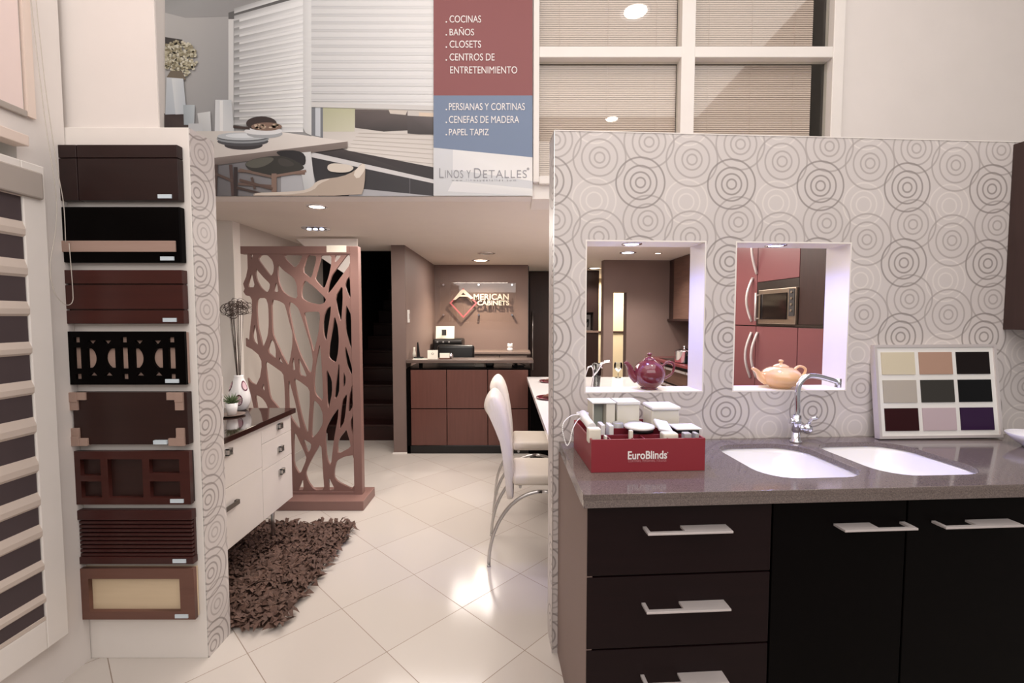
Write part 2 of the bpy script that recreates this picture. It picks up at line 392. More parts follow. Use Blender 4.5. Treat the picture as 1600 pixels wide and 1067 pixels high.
# corridor door with its pull
d_ = box('door_1', 'darkpanel', (.30, .62, 7.78, 7.818, .02, 2.25), kind='structure', bev=.003)
g = G(); a, b = atY(832, 487, 7.7), atY(832, 578, 7.7); g.tube([a, b], .012, 10); g.tube([a+Vector((0,0,-.05)), a+Vector((0,.09,-.05))], .008); g.tube([b+Vector((0,0,.05)), b+Vector((0,.09,.05))], .008); mk('door_handle', g, 'steel', d_, label='tall steel bar pull')
# kitchen back wall with the slot, side wall and the bright room behind it
KV = 4.22
sl0, sl1, sr1, st1, sb = 1.46, 1.62, 2.6, 1.82, .55
g = G(); a = FKI @ atY(958, 458, 6.3); bq = FKI @ atY(979, 458, 6.3)
g.box(1.33, a.x, KV, KV+.14, 0, CEIL); g.box(bq.x, 2.7, KV, KV+.14, 0, CEIL); g.box(a.x, bq.x, KV, KV+.14, 1.83, CEIL); g.box(a.x, bq.x, KV, KV+.14, 0, .5)
struct('wall_kitchen_back', g, 'taupe', FK)
g = G(); g.box(2.55, 2.65, .12, KV, 0, CEIL); struct('wall_kitchen_side', g, 'taupe', FK)
g = G(); g.box(.9, 4.5, 9.3, 9.4, 0, CEIL); struct('wall_back_room', g, 'backwall')
g = G(); g.box(.9, 4.5, 9.27, 9.299, 1.17, 1.21); struct('trim_back_room', g, 'darkpanel')

# ------------------------------------------------------------ floor-to-top window over the partition
win = thing('window_1', 'large gridded window with closed pale mini blinds above the partition', 'window', (1.1, 3.0, wz0)); win['kind'] = 'structure'; del win['label']; del win['category']
def px_rect(x0, y0, x1, y1, Y=3.0): a = atY(x0, y0, Y); b = atY(x1, y1, Y); return a.x, b.x, b.z, a.z
g = G()
mx = atY(1062, 80, 3).x, atY(1083, 92, 3).x
rl = atY(950, 94, 3).z, atY(950, 77, 3).z
fr_x1 = atY(1296, 92, 3).x, atY(1313, 100, 3).x
zb = atY(850, 277, 3).z
g.box(.135, .172, 2.965, 3.05, zb-.04, wz1, bev=.004); g.box(fr_x1[0], fr_x1[1], 2.965, 3.05, zb-.04, wz1, bev=.004); g.box(mx[0], mx[1], 2.965, 3.05, zb-.04, wz1, bev=.004)
g.box(.172, fr_x1[0], 2.967, 3.05, rl[0], rl[1], bev=.004); g.box(.172, fr_x1[0], 2.967, 3.05, zb-.05, zb, bev=.004); g.box(.135, fr_x1[1], 2.967, 3.05, wz1-.05, wz1, bev=.004)
mk('window_frame', g, 'white', win)
for (x0, x1) in ((.172, mx[0]), (mx[1], fr_x1[0])):
    for (z0, z1) in ((zb, rl[0]), (rl[1], wz1-.05)):
        box('window_pane', 'pane', (x0, x1, 3.018, 3.022, z0, z1), win)
        g = G(); n = int((z1-z0)/.0135)
        e = x1-(.0 if x1 < 1.5 else .075)
        for i in range(n):
            zz = z0+.008+i*.0135; g.box(x0+.006, e, 3.052, 3.068, -.0006, .0006, mtx=Matrix.Translation((0, 3.06, zz)) @ Matrix.Rotation(R(68), 4, 'X') @ Matrix.Translation((0, -3.06, 0)))
        for q in (.15, .5, .85): g.tube([(x0+(e-x0)*q, 3.05, z0), (x0+(e-x0)*q, 3.05, z1)], .001, 5)
        mk('mini_blind', g, 'mini', win)
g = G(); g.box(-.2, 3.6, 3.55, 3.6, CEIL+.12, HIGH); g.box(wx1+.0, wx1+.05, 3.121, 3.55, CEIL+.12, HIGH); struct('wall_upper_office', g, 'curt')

# ------------------------------------------------------------ left windows with zebra blinds
wn_ = thing('window_2', 'x', 'x', (-1.9, 1, .33)); wn_['kind'] = 'structure'; del wn_['label']; del wn_['category']
g = G(); fx0, fx1 = -1.849, -1.80; iy, oyy = 1.715, 1.80
g.box(fx0, fx1, iy, oyy, .215, 2.075, bev=.004); g.box(fx0, fx1, .2, iy, .215, .33, bev=.004); g.box(fx0, fx1, .2, iy, 1.965, 2.075, bev=.004); g.box(fx0, fx1, .2, .29, .33, 1.965, bev=.004)
mk('window_frame', g, 'white', wn_)
box('window_pane', 'pane', (-1.955, -1.95, .3, 1.75, .33, 2.16), wn_)
bl = thing('zebra_blind', 'roller blind of dark sheer and cream bands in the tall white frame', 'blind', (-1.86, 1, .33))
bands = [2.03,1.9416,1.8517,1.7943,1.712,1.647,1.5572,1.5023,1.4074,1.3575,1.2626,1.2077,1.1228,1.0579,.973,.9081,.8332,.7758,.7084,.6535,.5686,.5237,.4363,.3963,.335]
g = G(); 
for i in range(len(bands)-1):
    z1_, z0_ = bands[i], bands[i+1]; g.setm(0 if i % 2 == 0 else 1)
    if i % 2 == 0: g.prism([(-1.806, .3, z0_), (-1.799, .3, z0_+(z1_-z0_)*.15), (-1.798, .3, (z0_+z1_)/2), (-1.806, .3, z1_), (-1.809, .3, (z0_+z1_)/2)], (0, 1.417, 0))
    else: g.box(-1.81, -1.806, .3, 1.713, z0_, z1_)
mk('blind_fabric', g, ['band', 'sheer'], bl)
box('valance', 'valance', (-1.845, -1.785, .2, 1.78, 1.945, 2.045), bl, bev=.006, label='grey head valance')
box('bottom_rail', 'band', (-1.814, -1.80, .3, 1.713, .331, .345), bl)
ub = thing('roller_blind', 'plain grey roller blind in the pale high window above the valance', 'blind', (-1.86, 1, 2.2))
box('blind_fabric', 'mini', (-1.846, -1.842, .2, 1.775, 2.28, 4.1), ub); box('bottom_rail', 'valance', (-1.85, -1.836, .2, 1.785, 2.255, 2.28), ub, bev=.003)
g = G(); g.box(-1.849, -1.835, 1.785, 1.815, 2.26, 4.2); g.box(-1.849, -1.79, .2, 1.74, 2.13, 2.17, bev=.003); struct('trim_upper_window', g, 'blindpink')
box('window_3', 'pane', (-1.955, -1.95, .3, 1.75, 2.26, 4.0), kind='structure')
g = G(); pl = [(-1.80,1.80,2.75),(-1.80,1.82,2.4),(-1.80,1.85,2.1),(-1.80,1.87,1.95),(-1.805,1.875,1.8)]
p2 = [(-1.82,1.80,2.75),(-1.81,1.82,2.3),(-1.80,1.84,2.0),(-1.797,1.83,1.85),(-1.797,1.80,1.7),(-1.797,1.81,1.6),(-1.797,1.85,1.55),(-1.80,1.885,1.56),(-1.805,1.895,1.62),(-1.81,1.895,1.8)]
def spl(pts, n=6):
    pts = [Vector(p) for p in pts]; out = []
    for i in range(len(pts)-1):
        p0, p1, p2_, p3 = pts[max(i-1,0)], pts[i], pts[i+1], pts[min(i+2, len(pts)-1)]
        for k in range(n):
            u = k/n; out.append(.5*((2*p1)+(p2_-p0)*u+(2*p0-5*p1+4*p2_-p3)*u*u+(3*p1-p0-3*p2_+p3)*u**3))
    return out+[pts[-1]]
g.tube(spl(pl), .0015, 6); g.tube(spl(p2), .0015, 6); mk('pull_cord', g, 'cable', label='thin cream pull cord hanging in a loop beside the zebra blind', cat='cord')

# ------------------------------------------------------------ display column with eight valance samples
tw = thing('sample_column', 'white display board carrying wooden valance samples, ring-papered on its narrow side', 'display', (-1.6, 2.02, 0))
TX0, TX1, TY0, TY1, TZ = -1.862, -1.335, 1.943, 2.10, 2.282
box('board', 'white', (TX0, TX1-.004, TY0, TY1, 0, TZ), tw, bev=.002)
g = G(); g.box(TX1-.0035, TX1, TY0+.002, TY1, .0, TZ-.002); mk('papered_side', g, 'paper_t', tw, label='side with grey ring wallpaper')
rows = [(2.2,1.976),(1.951,1.724),(1.693,1.471),(1.439,1.216),(1.184,.958),(.933,.704),(.677,.442),(.423,.198)]
SX0, SX1, SY0, SY1 = -1.852, -1.364, 1.910, 1.941
labs = ['dark espresso valance sample with fine groove lines, topmost on the white board',
 'black valance sample with one beige stripe',
 'reddish-brown valance sample with two long black grooves',
 'black fretwork valance sample of interlaced circles over beige',
 'very dark valance sample with stepped pinkish corner blocks',
 'mahogany valance sample with five recessed panels',
 'mahogany valance sample with many horizontal ribs',
 'brown framed valance sample with a pale oak panel, lowest on the board']
for i, (zt, zb_) in enumerate(rows):
    s_ = thing('valance_sample', labs[i], 'wood sample', ((SX0+SX1)/2, 1.925, zb_), group='wooden valance samples on the white board')
    W_ = SX1-SX0; cx_ = (SX0+SX1)/2; H_ = zt-zb_
    yy = SY0
    if i == 0:
        g = G(); g.box(SX0, SX0+.075, SY0, SY1, zb_, zt-.055, bev=.002); g.box(SX0+.078, SX1, SY0, SY1, zb_, zt-.055, bev=.002); g.box(SX0, SX0+.075, SY0, SY1, zt-.052, zt, bev=.002)
        g.box(SX0+.078, SX1, SY0, SY1, zt-.052, zt, bev=.002); g.box(SX0+.01, SX1-.01, SY0+.008, SY1-.001, zb_+.01, zt-.01); mk('board', g, 'sample_dark', s_)
    elif i == 1:
        box('board', 'black_lac', (SX0, SX1, SY0, SY1, zb_, zt), s_, bev=.004)
        box('stripe', 'beige_wood', (SX0, SX1-.02, SY0-.006, SY0+.004, zb_+.043, zb_+.088), s_, bev=.001, label='pinkish beige stripe')
    elif i == 2:
        g = G()
        for z0_, z1_ in ((0,.055),(.061,.160),(.166,H_)): g.box(SX0, SX1, SY0, SY1, zb_+z0_, zb_+z1_, bev=.002)
        g.box(SX0+.004, SX1-.004, SY0+.012, SY1-.001, zb_+.01, zt-.01); mk('board', g, 'mahog', s_)
    elif i == 3:
        box('backing', 'beige_wood', (SX0+.004, SX1-.004, SY0+.012, SY1, zb_+.004, zt-.004), s_, label='beige backing')
        def circ(cx, cz, r, n=28, a0=0, a1=360): return [(cx+r*math.cos(R(a0+(a1-a0)*k/n)), cz+r*math.sin(R(a0+(a1-a0)*k/n))) for k in range(n+(0 if a1-a0 == 360 else 1))]
        sp = [[(SX0, zb_), (SX1, zb_), (SX1, zt), (SX0, zt)]]; zc = zb_+H_/2
        fx = lambda q: SX0+(q-240)*.0011
        for fl, bu in ((312,342),(418,385),(490,520),(598,565)):
            sg = 1 if bu > fl else -1; w2 = abs(bu-fl)*.00128
            sp.append([(fx(fl), zc-.041)]+[(fx(fl)+sg*w2*math.cos(R(t_)), zc+.047*math.sin(R(t_))) for t_ in range(-60, 61, 12)]+[(fx(fl), zc+.041)])
        for q in (330, 388, 508, 577):
            for s2 in (-1, 1): sp.append([(fx(q-15), zc+s2*.074), (fx(q+17), zc+s2*.074), (fx(q+1), zc+s2*.054)])
        for q in (275, 453, 633):
            sp.append([(fx(q-13), zc-.044), (fx(q+13), zc-.044), (fx(q+13), zc+.044), (fx(q-13), zc+.044)])
            for s2 in (-1, 1): sp.append([(fx(q-11), zc+s2*.077-.011), (fx(q+11), zc+s2*.077-.011), (fx(q+11), zc+s2*.077+.011), (fx(q-11), zc+s2*.077+.011)])
        me = plate(sp, .012); me.transform(Matrix.Translation((0, SY0+.006, 0)) @ TOXZ); finish('fretwork', me, 'black_lac', s_, None, FW)
    elif i == 4:
        box('board', 'darkwalnut', (SX0+.008, SX1, SY0, SY1, zb_+.004, zt), s_, bev=.002)
        for sx_, cx in ((1, SX0), (-1, SX1-.012)):
            for sz_, cz in ((1, zb_), (-1, zt)):
                g = G(); g.box(cx, cx+sx_*.034, SY0-.01, SY0+.012, cz, cz+sz_*.04, bev=.001); g.box(cx+sx_*.034, cx+sx_*.068, SY0-.008, SY0+.012, cz, cz+sz_*.032, bev=.001); g.box(cx, cx+sx_*.034, SY0-.008, SY0+.012, cz+sz_*.04, cz+sz_*.075, bev=.001)
                mk('corner_block', g, 'beige_wood', s_, label='stepped pinkish corner block')
    elif i == 5:
        sp = [[(SX0, zb_), (SX1, zb_), (SX1, zt), (SX0, zt)]]
        for x0, x1, z0, z1 in ((.026,.112,.125,.195),(.026,.112,.03,.10),(.142,.288,.03,.195),(.318,.445,.135,.195),(.318,.445,.03,.10)):
            sp.append([(SX0+x0, zb_+z0), (SX0+x1, zb_+z0), (SX0+x1, zb_+z1), (SX0+x0, zb_+z1)])
        me = plate(sp, .018); me.transform(Matrix.Translation((0, SY0+.009, 0)) @ TOXZ); finish('frame', me, 'mahog', s_, None, FW)
        box('panel', 'darkwalnut', (SX0+.003, SX1-.003, SY0+.019, SY1, zb_+.003, zt-.003), s_, label='darker recessed panels')
    elif i == 6:
        g = G(); g.box(SX0, SX1, SY0, SY1, zt-.042, zt, bev=.003); g.box(SX0, SX1, SY0, SY1, zb_, zb_+.032, bev=.003); g.box(SX0+.003, SX1-.003, SY0+.018, SY1, zb_+.01, zt-.01)
        n = 9; hh = (H_-.076)/n
        for k in range(n): g.box(SX0+.004, SX1-.004, SY0+.004, SY0+.02, zb_+.034+k*hh, zb_+.034+(k+.66)*hh, bev=.002)
        mk('ribbed_board', g, 'mahog2', s_)
    else:
        sp = [[(SX0, zb_), (SX1, zb_), (SX1, zt), (SX0, zt)], [(SX0+.035, zb_+.036), (SX1-.062, zb_+.036), (SX1-.062, zt-.045), (SX0+.035, zt-.045)]]
        me = plate(sp, .018); me.transform(Matrix.Translation((0, SY0+.009, 0)) @ TOXZ); finish('frame', me, 'midbrown', s_, None, FW)
        box('panel', 'paletan', (SX0+.003, SX1-.003, SY0+.019, SY1, zb_+.003, zt-.003), s_, label='pale oak inner panel')
    tx = SX1-.085 if i != 4 else SX1-.14
    box('label_plate', 'tagblue', (tx, tx+.056, SY0-.012 if i in (4,) else SY0-.004, SY0+.0, zb_+.008, zb_+.024), s_, label='small pale label plate')

# ------------------------------------------------------------ poster on the upper wall
po = thing('wall_poster', 'large printed poster of a dining room with blinds and red, blue text panels', 'poster', (-.7, 2.99, CEIL))
PY = 2.992
PB = CEIL
pg = G(); inklay = pg.b.loops.layers.float_color.new('ink'); layer = [0]
def ink(pts, cols, step=True):
    if step: layer[0] += 1
    y_ = PY - .00012*layer[0]
    vs = []
    for (x, y) in pts:
        a = atY(x, y, PY); a.z = max(a.z, PB+.002); vs.append(pg.b.verts.new((a.x, y_, a.z)))
    f = pg.b.faces.new(vs)
    for i, l in enumerate(f.loops): c = cols if isinstance(cols[0], (int, float)) else cols[i % len(cols)]; l[inklay] = lin(c) + (1,)
def ell(cx, cy, rx, ry, n=20): return [(cx+rx*math.cos(2*math.pi*i/n), cy+ry*math.sin(2*math.pi*i/n)) for i in range(n)]
T_ = -70
ink([(258,T_),(678,T_),(678,309),(258,309)], ((142,)*3, (150,)*3, (160,158,158), (150,148,148)))
ink([(258,T_),(480,T_),(480,-6),(358,24),(290,28),(258,20)], ((120,118,118),(120,118,118),(170,168,168),(150,148,148),(166,164,164),(170,)*3))
ink([(258,20),(290,28),(358,26),(358,205),(258,205)], ((200,198,196),(190,188,186),(168,166,166),(150,150,152),(180,178,178)))
ink([(258,58),(285,62),(286,72),(258,70)], (60,54,52))
ink([(357,22),(478,-12),(478,200),(375,196),(357,190)], ((222,222,222),(236,236,236),(232,232,230),(215,214,212),(205,205,205)))
ink([(357,20),(500,-24),(500,-14),(366,30),(357,30)], (90,88,88)); ink([(357,30),(366,30),(366,196),(357,192)], (216,215,214)); ink([(365,32),(374,30),(374,190),(365,188)], (150,150,150))
for i in range(-3, 14):
    yl = 48+i*11.6; yr = 22+i*13.6
    if yl < 30: yl2 = 30
    ink([(366,yl),(474,yr),(474,yr+5),(366,yl+5)], ((158,158,158),(212,212,212),(228,228,228),(182,182,184)))
    ink([(366,yl+5),(474,yr+5),(474,yr+8),(366,yl+8)], ((186,186,186),(232,232,232),(238,238,238),(206,206,206)), False)
ink([(474,T_),(487,T_),(487,212),(478,208),(474,200)], ((208,208,208),(228,228,228),(214,214,212),(206,206,206),(200,200,200)))
ink([(487,168),(678,172),(678,262),(545,236),(487,214)], ((204,198,192),(196,190,184),(214,208,202),(220,214,208),(206,200,194)))
ink([(487,168),(505,168),(505,216),(487,212)], (118,120,126)); ink([(493,168),(501,168),(501,214),(493,212)], (196,200,206))
ink([(505,168),(556,170),(554,206),(505,206)], ((176,176,146),(186,186,156),(200,198,176),(192,190,166)))
ink([(555,171),(637,173),(637,204),(600,206),(555,200)], ((88,78,76),(96,86,84),(58,50,50),(50,44,44),(66,58,58)))
ink([(607,171),(637,173),(634,180),(610,178)], (206,196,186)); ink([(636,181),(678,183),(678,212),(637,209)], ((86,78,78),(98,90,90),(50,44,44),(56,50,50)))
ink([(655,176),(678,177),(678,183),(655,182)], (214,196,176))
for i in range(7):
    ya = 208+i*5.5; ink([(560-i*4,ya),(678,ya+3+i*2.0),(678,ya+3.7+i*2.0),(560-i*4,ya+.7)], (184,176,168), i == 0)
ink([(487,T_),(678,T_),(678,173),(487,168)], ((214,214,214),(232,231,230),(224,224,224),(206,206,206)))
for i in range(-4, 15):
    yl = 10+i*12.1; yr = 14+i*12.1
    if yl < 162: ink([(487,yl),(678,yr-4),(678,yr+.5),(487,yl+4)], ((186,186,188),(214,214,214),(224,224,224),(206,206,206)))
ink([(487,160),(678,166),(678,173),(487,168)], (206,204,202))
ink([(545,236),(678,262),(678,282),(487,238),(487,216)], ((54,46,48),(44,38,40),(40,36,38),(50,44,46),(70,62,62)))
ink([(487,238),(678,281),(678,287),(487,246)], (208,206,206)); ink([(487,246),(678,287),(678,309),(487,309)], ((44,42,46),(50,48,52),(46,44,48),(48,46,50)))
ink([(640,279),(641.5,279),(641.5,309),(640,309)], (84,82,86)); ink([(560,295),(678,309),(545,309)], (168,168,172))
ink([(330,240),(487,228),(487,309),(330,309)], ((110,108,112),(120,118,122),(150,148,150),(96,92,94)))
ink([(440,276),(490,268),(498,309),(440,309)], (176,176,180))
# vase, flowers, cups
ink([(258,178),(300,180),(302,206),(258,206)], ((70,56,54),(58,46,46),(80,66,62),(60,50,50)))
for i in range(420):
    a = random.random()*6.28; r = math.sqrt(random.random()); cx, cy = max(261, 280+29*r*math.cos(a)), 90+25*r*math.sin(a)+(6*r if a < 1.5 else 0)
    c = random.choice([(206,200,176),(184,176,148),(160,150,122),(222,216,196),(140,130,104)]); ink(ell(cx, cy, 2.2, 2.0, 6), c, i % 30 == 0)
ink([(268,112),(286,112),(292,126),(262,122)], (120,108,92)); ink([(262,122),(288,124),(293,179),(260,180)], ((214,220,226),(226,230,234),(206,214,222),(196,204,212)))
ink([(270,124),(288,124),(293,179),(276,180)], ((236,240,242),(216,222,228),(198,206,214),(224,228,232)))
ink([(288,165),(306,165),(305,196),(289,196)], ((178,188,194),(200,208,212),(190,198,204),(170,180,186)))
ink([(310,178),(330,175),(332,212),(314,210)], ((214,216,216),(224,226,226),(204,206,208),(196,198,200)))
ink([(296,194),(318,194),(318,212),(296,212)], (206,208,210))
ink([(338,157),(363,157),(368,214),(337,212)], ((222,224,226),(196,200,204),(212,214,216),(226,228,230)))
ink([(345,158),(350,158),(350,212),(345,212)], (240,240,240))
# table top
ink([(258,206),(368,206),(432,206),(544,222),(333,248),(258,262)], ((206,200,194),(222,216,210),(230,224,218),(222,214,208),(214,206,200),(204,196,190)))
ink([(544,222),(544,232),(333,260),(333,248)], ((128,116,110),(120,108,102),(112,100,96),(138,126,120))); ink([(333,248),(333,260),(258,272),(258,262)], (124,112,108))
ink(ell(382,228,30,7), (60,56,58)); ink(ell(381,222,40,7.5), (78,78,82)); ink(ell(381,218,41,7), (150,154,158)); ink(ell(381,216,40,6), (96,98,102)); ink(ell(381,214,40,6.2), (196,200,204)); ink(ell(380,213,26,3.6), (226,230,234))
ink(ell(415,210,28,7), (170,172,176)); ink(ell(413,206,30,6), (228,228,230)); ink(ell(410,194,24,11), (56,42,40)); ink([(366,197),(392,200),(392,204),(366,201)], (64,50,46)); ink(ell(418,199,24,6.5), (132,106,92))
for i in range(24): ink(ell(400+random.random()*38, 196+random.random()*6, 3, 1.4, 6), random.choice([(176,150,130),(96,70,58),(206,184,160)]), i == 0)
# table leg, chairs
ink([(466,240),(487,238),(494,300),(478,302)], ((206,208,208),(216,216,216),(198,198,200),(188,190,192)))
def soft(pts, n=2):
    for _ in range(n):
        o = []
        for i in range(len(pts)):
            p, q = pts[i], pts[(i+1)%len(pts)]; o += [(p[0]*.75+q[0]*.25, p[1]*.75+q[1]*.25), (p[0]*.25+q[0]*.75, p[1]*.25+q[1]*.75)]
        pts = o
    return pts
def stroke(p, q, w_, c): dx, dy = q[0]-p[0], q[1]-p[1]; L = math.hypot(dx, dy) or 1; nx, ny = -dy/L*w_/2, dx/L*w_/2; ink([(p[0]+nx,p[1]+ny),(q[0]+nx,q[1]+ny),(q[0]-nx,q[1]-ny),(p[0]-nx,p[1]-ny)], c)
for p, q, w_, c in (((340,258),(338,309),5,(78,62,58)),((362,258),(366,309),5,(84,66,62)),((338,272),(366,284),4,(92,74,68)),((370,262),(370,309),6,(52,42,42)),((374,268),(478,272),4,(120,98,88)),((374,288),(430,292),4,(104,84,76)),((430,274),(430,304),8,(128,104,94)),((372,294),(420,306),4,(70,56,52)),((395,278),(400,296),4,(88,70,64))): stroke(p, q, w_, c)
ink(soft([(430,236),(478,236),(480,262),(462,256),(440,246)]), (36,34,36))
ink(soft([(380,258),(398,249),(430,244),(452,246),(480,262),(470,268),(444,274),(404,274)]), (52,50,46))
ink(soft([(382,257),(400,249),(424,246),(432,250),(414,262),(394,264)]), (92,90,82)); ink(soft([(434,248),(450,249),(466,260),(440,262)]), (66,62,58))
for p, q, w_, c in (((376,266),(430,278),4,(116,96,86)),((432,276),(480,268),4,(132,108,96)),((430,272),(430,302),8,(134,110,98)),((376,282),(428,296),4,(96,76,68))): stroke(p, q, w_, c)
ink(soft([(514,256),(540,257),(556,262),(548,270),(530,271),(512,268)]), (214,204,192))
ch_ = [(398,302),(440,301),(474,299),(488,294),(495,285),(506,281),(536,277),(556,268),(566,256),(572,258),(571,290),(565,309),(398,309)]
ink(soft(ch_, 1), (178,162,148)); ink(soft([(400,302),(440,301),(474,299),(488,294),(495,285),(506,281),(520,280),(500,288),(492,298),(470,304),(400,307)], 1), (208,196,184))
ink(soft([(552,272),(566,257),(572,258),(571,268),(560,282)], 1), (222,212,200))
# right text column
layer[0] += 1
ink([(678,T_),(832,T_),(832,151),(678,151)], (134,74,75)); ink([(678,151),(832,151),(832,247),(678,232)], (114,130,156), False)
ink([(678,232),(832,247),(832,309),(678,309)], ((208,210,214),(206,208,212),(206,208,210),(200,202,204)), False)
ink([(708,235),(832,247),(832,284),(708,266)], ((226,226,226),(226,224,222),(236,234,232),(222,222,224)))
ink([(708,284),(832,296),(832,309),(700,300)], ((222,222,222),(228,228,226),(216,216,216),(220,220,222)))
pm = mk('printed_sheet', pg, 'print', po, fixn=False)
for pl_ in pm.data.polygons: pass
a, b = atY(258, T_, PY), atY(832, 309, PY); box('backing_board', 'white', (a.x, b.x, PY+.0003, 2.999, PB+.001, a.z), po)
YT = PY-.00012*layer[0]-.002
def ptext(s, x0, ytop, x1, ybot, m='txt', sp=1.0, dep=.001, off=0):
    a = atY(x0, ytop, PY); b = atY(x1, ybot, PY); text('lettering', s, a.x, b.z, b.x-a.x, a.z-b.z, YT, m, po, dep, spacing=sp, off=off, label=None)
for s_, x0, y0, x1, y1 in (('COCINAS',703,27,752,38),('BAÑOS',703,45,741,58),('CLOSETS',703,66,752,77),('CENTROS DE',703,86,773,97),('ENTRETENIMIENTO',704,106,808,117),('PERSIANAS Y CORTINAS',702,163,820,174),('CENEFAS DE MADERA',702,183,811,194),('PAPEL TAPIZ',702,203,764,213)):
    ptext(s_, x0, y0, x1, y1)
for q in ((698,37),(698,57),(698,76),(698,96),(698,173),(698,193),(698,212)):
    a = atY(*q, PY); box('bullet_dot', 'txt', (a.x-.004, a.x+.004, YT-.0005, YT+.0005, a.z-.004, a.z+.004), po)
ptext('L', 687, 264, 694, 279, 'txtgrey', off=-.012); ptext('INOS Y', 696, 267, 736, 279, 'txtgrey', 1.1, off=-.012); ptext('D', 754-13, 264, 752, 279, 'txtgrey', off=-.012); ptext('ETALLES', 755, 267, 823, 279, 'txtgrey', 1.1, off=-.012); ptext('®', 823, 263, 827, 267, 'txtgrey')
ptext('www.linosydetalles.com', 706, 281, 806, 285, 'txtgrey', 1.6, off=-.01)

# ------------------------------------------------------------ partition with two pass-through niches
NZ0, NZ1 = 1.167, 1.829
TH = .142; PH = 2.28; PR = 3.2
n1, n2 = (.137, .668), (.800, 1.331)
g = G(); g.box(0, n1[0], 0, TH, 0, PH); g.box(n1[1], n2[0], 0, TH, 0, PH); g.box(n2[1], PR, 0, TH, 0, PH)
for a_, b_ in (n1, n2): g.box(a_, b_, 0, TH, 0, NZ0); g.box(a_, b_, 0, TH, NZ1, PH)
bmesh.ops.remove_doubles(g.b, verts=g.b.verts[:], dist=1e-5)
dead = [f for f in g.b.faces if any(f is not q and {v.index for v in f.verts} == {v.index for v in q.verts} for q in ())]
part_ = thing('partition_wall', 'x', 'x', (0, 0, 0), FK); del part_['label']; del part_['category']; part_.name = 'wall_partition'; part_['kind'] = 'structure'
mk('wallpapered_core', g, 'paper_k', part_)
g = G(); g.box(-.0008, .002, -.001, .004, 0, PH); mk('edge_strip', g, 'steel', part_)
g = G(); g.box(-.002, PR, -.002, TH+.002, PH, PH+.004); mk('cap', g, 'white', part_)
for a_, b_ in (n1, n2):
    g = G(); e = .006
    g.box(a_, a_+e, -.001, TH+.001, NZ0, NZ1); g.box(b_-e, b_, -.001, TH+.001, NZ0, NZ1); g.box(a_+e, b_-e, -.001, TH+.001, NZ0-.0, NZ0+e); g.box(a_+e, b_-e, -.001, TH+.001, NZ1-e, NZ1); mk('niche_lining', g, 'white', part_)

def downlight(name, label, loc, r, m, frame=FW, energy=6, color=WARM, spot=120, lit=True, group=None, sq=0.012, big=1.0):
    t_ = thing(name, label, 'light', loc, frame, group); x, y, z = loc
    g = G(); g.lathe((x, y, z), [(r*.72, .003), (r*.72, -.004), (r*.8, -.006), (r*.97, -.004), (r, -.001), (r, .0)], 28, cap=False); mk('trim_ring', g, 'chrome', t_)
    g = G(); g.lathe((x, y, z), [(.0005, -.002), (r*.72, -.002), (r*.72, .0), (.0005, .0)], 24); mk('lamp_face', g, m, t_)
    if lit:
        light('downlight_beam', 'SPOT', (0, 0, -.035), energy*3.2, color, .03, spot=spot, parent=t_, blend=.8)
    return t_
GL = 'ceiling downlights'
downlight('downlight', 'small lit downlight nearest the poster in the low ceiling', (-1.366, 3.26, CEIL), .07, 'lamp_warm', energy=10, group=GL)
tri = downlight('downlight', 'round downlight with three small dim lamps above the lattice screen', (-1.714, 4.06, CEIL), .12, 'dksteel', lit=False, group=GL)
for k in range(3):
    g = G(); g.blob((-1.714+(k-1)*.055, 4.06-.01, CEIL-.008), (.018, .018, .008)); mk('small_lamp', g, 'lamp_cool', tri)
downlight('downlight', 'round ringed downlight in front of the brightest reception lamp', (-.311, 5.63, CEIL), .11, 'grey', energy=14, group=GL)
downlight('downlight', 'large bright downlight close to the acrylic reception sign', (-.429, 6.33, CEIL), .125, 'lamp_warm', energy=34, spot=130, color=(1,.85,.66), group=GL)
downlight('downlight', 'large bright downlight seen through the niche above the burgundy teapot', (1.393, 5.57, CEIL), .10, 'lamp_cool', energy=16, group=GL)
downlight('downlight', 'small downlight just beside the large one above the burgundy teapot', (1.772, 5.62, CEIL), .05, 'lamp_warm', energy=12, group=GL)
downlight('downlight', 'small downlight near the walnut wall cabinet', (1.949, 4.97, CEIL), .05, 'lamp_warm', energy=12, group=GL)
downlight('downlight', 'downlight in the corridor in front of the dark tall cabinet', (1.311, 7.34, CEIL), .11, 'lamp_warm', energy=14, group=GL)
BL = (.27, .30, 1)
for (a_, b_), lab in ((n1, 'bluish downlight in the top of the niche with the burgundy teapot'), (n2, 'bluish downlight in the top of the niche with the peach teapot')):
    downlight('niche_light', lab, ((a_+b_)/2-.045, .06, NZ1-.006), .045, 'lamp_cool', FK, energy=4.4, color=BL, spot=165, group='niche lights')
# lamps of the high ceiling, seen mirrored in the window
def refl(px, py):
    d = ray(px, py); p = Vector((0,0,CH)) + d*(3.02/d.y); d = Vector((d.x, -d.y, d.z)); return p + d*((HIGH-p.z)/d.z)
for q, lab, r_ in (((993, 18), 'large round lamp high overhead in the tall ceiling', .16), ((956, 186), 'smaller round lamp set farther back in the tall ceiling', .13)):
    p = refl(*q); downlight('ceiling_lamp', lab, (p.x, p.y, HIGH), r_, 'lamp_high', energy=10)

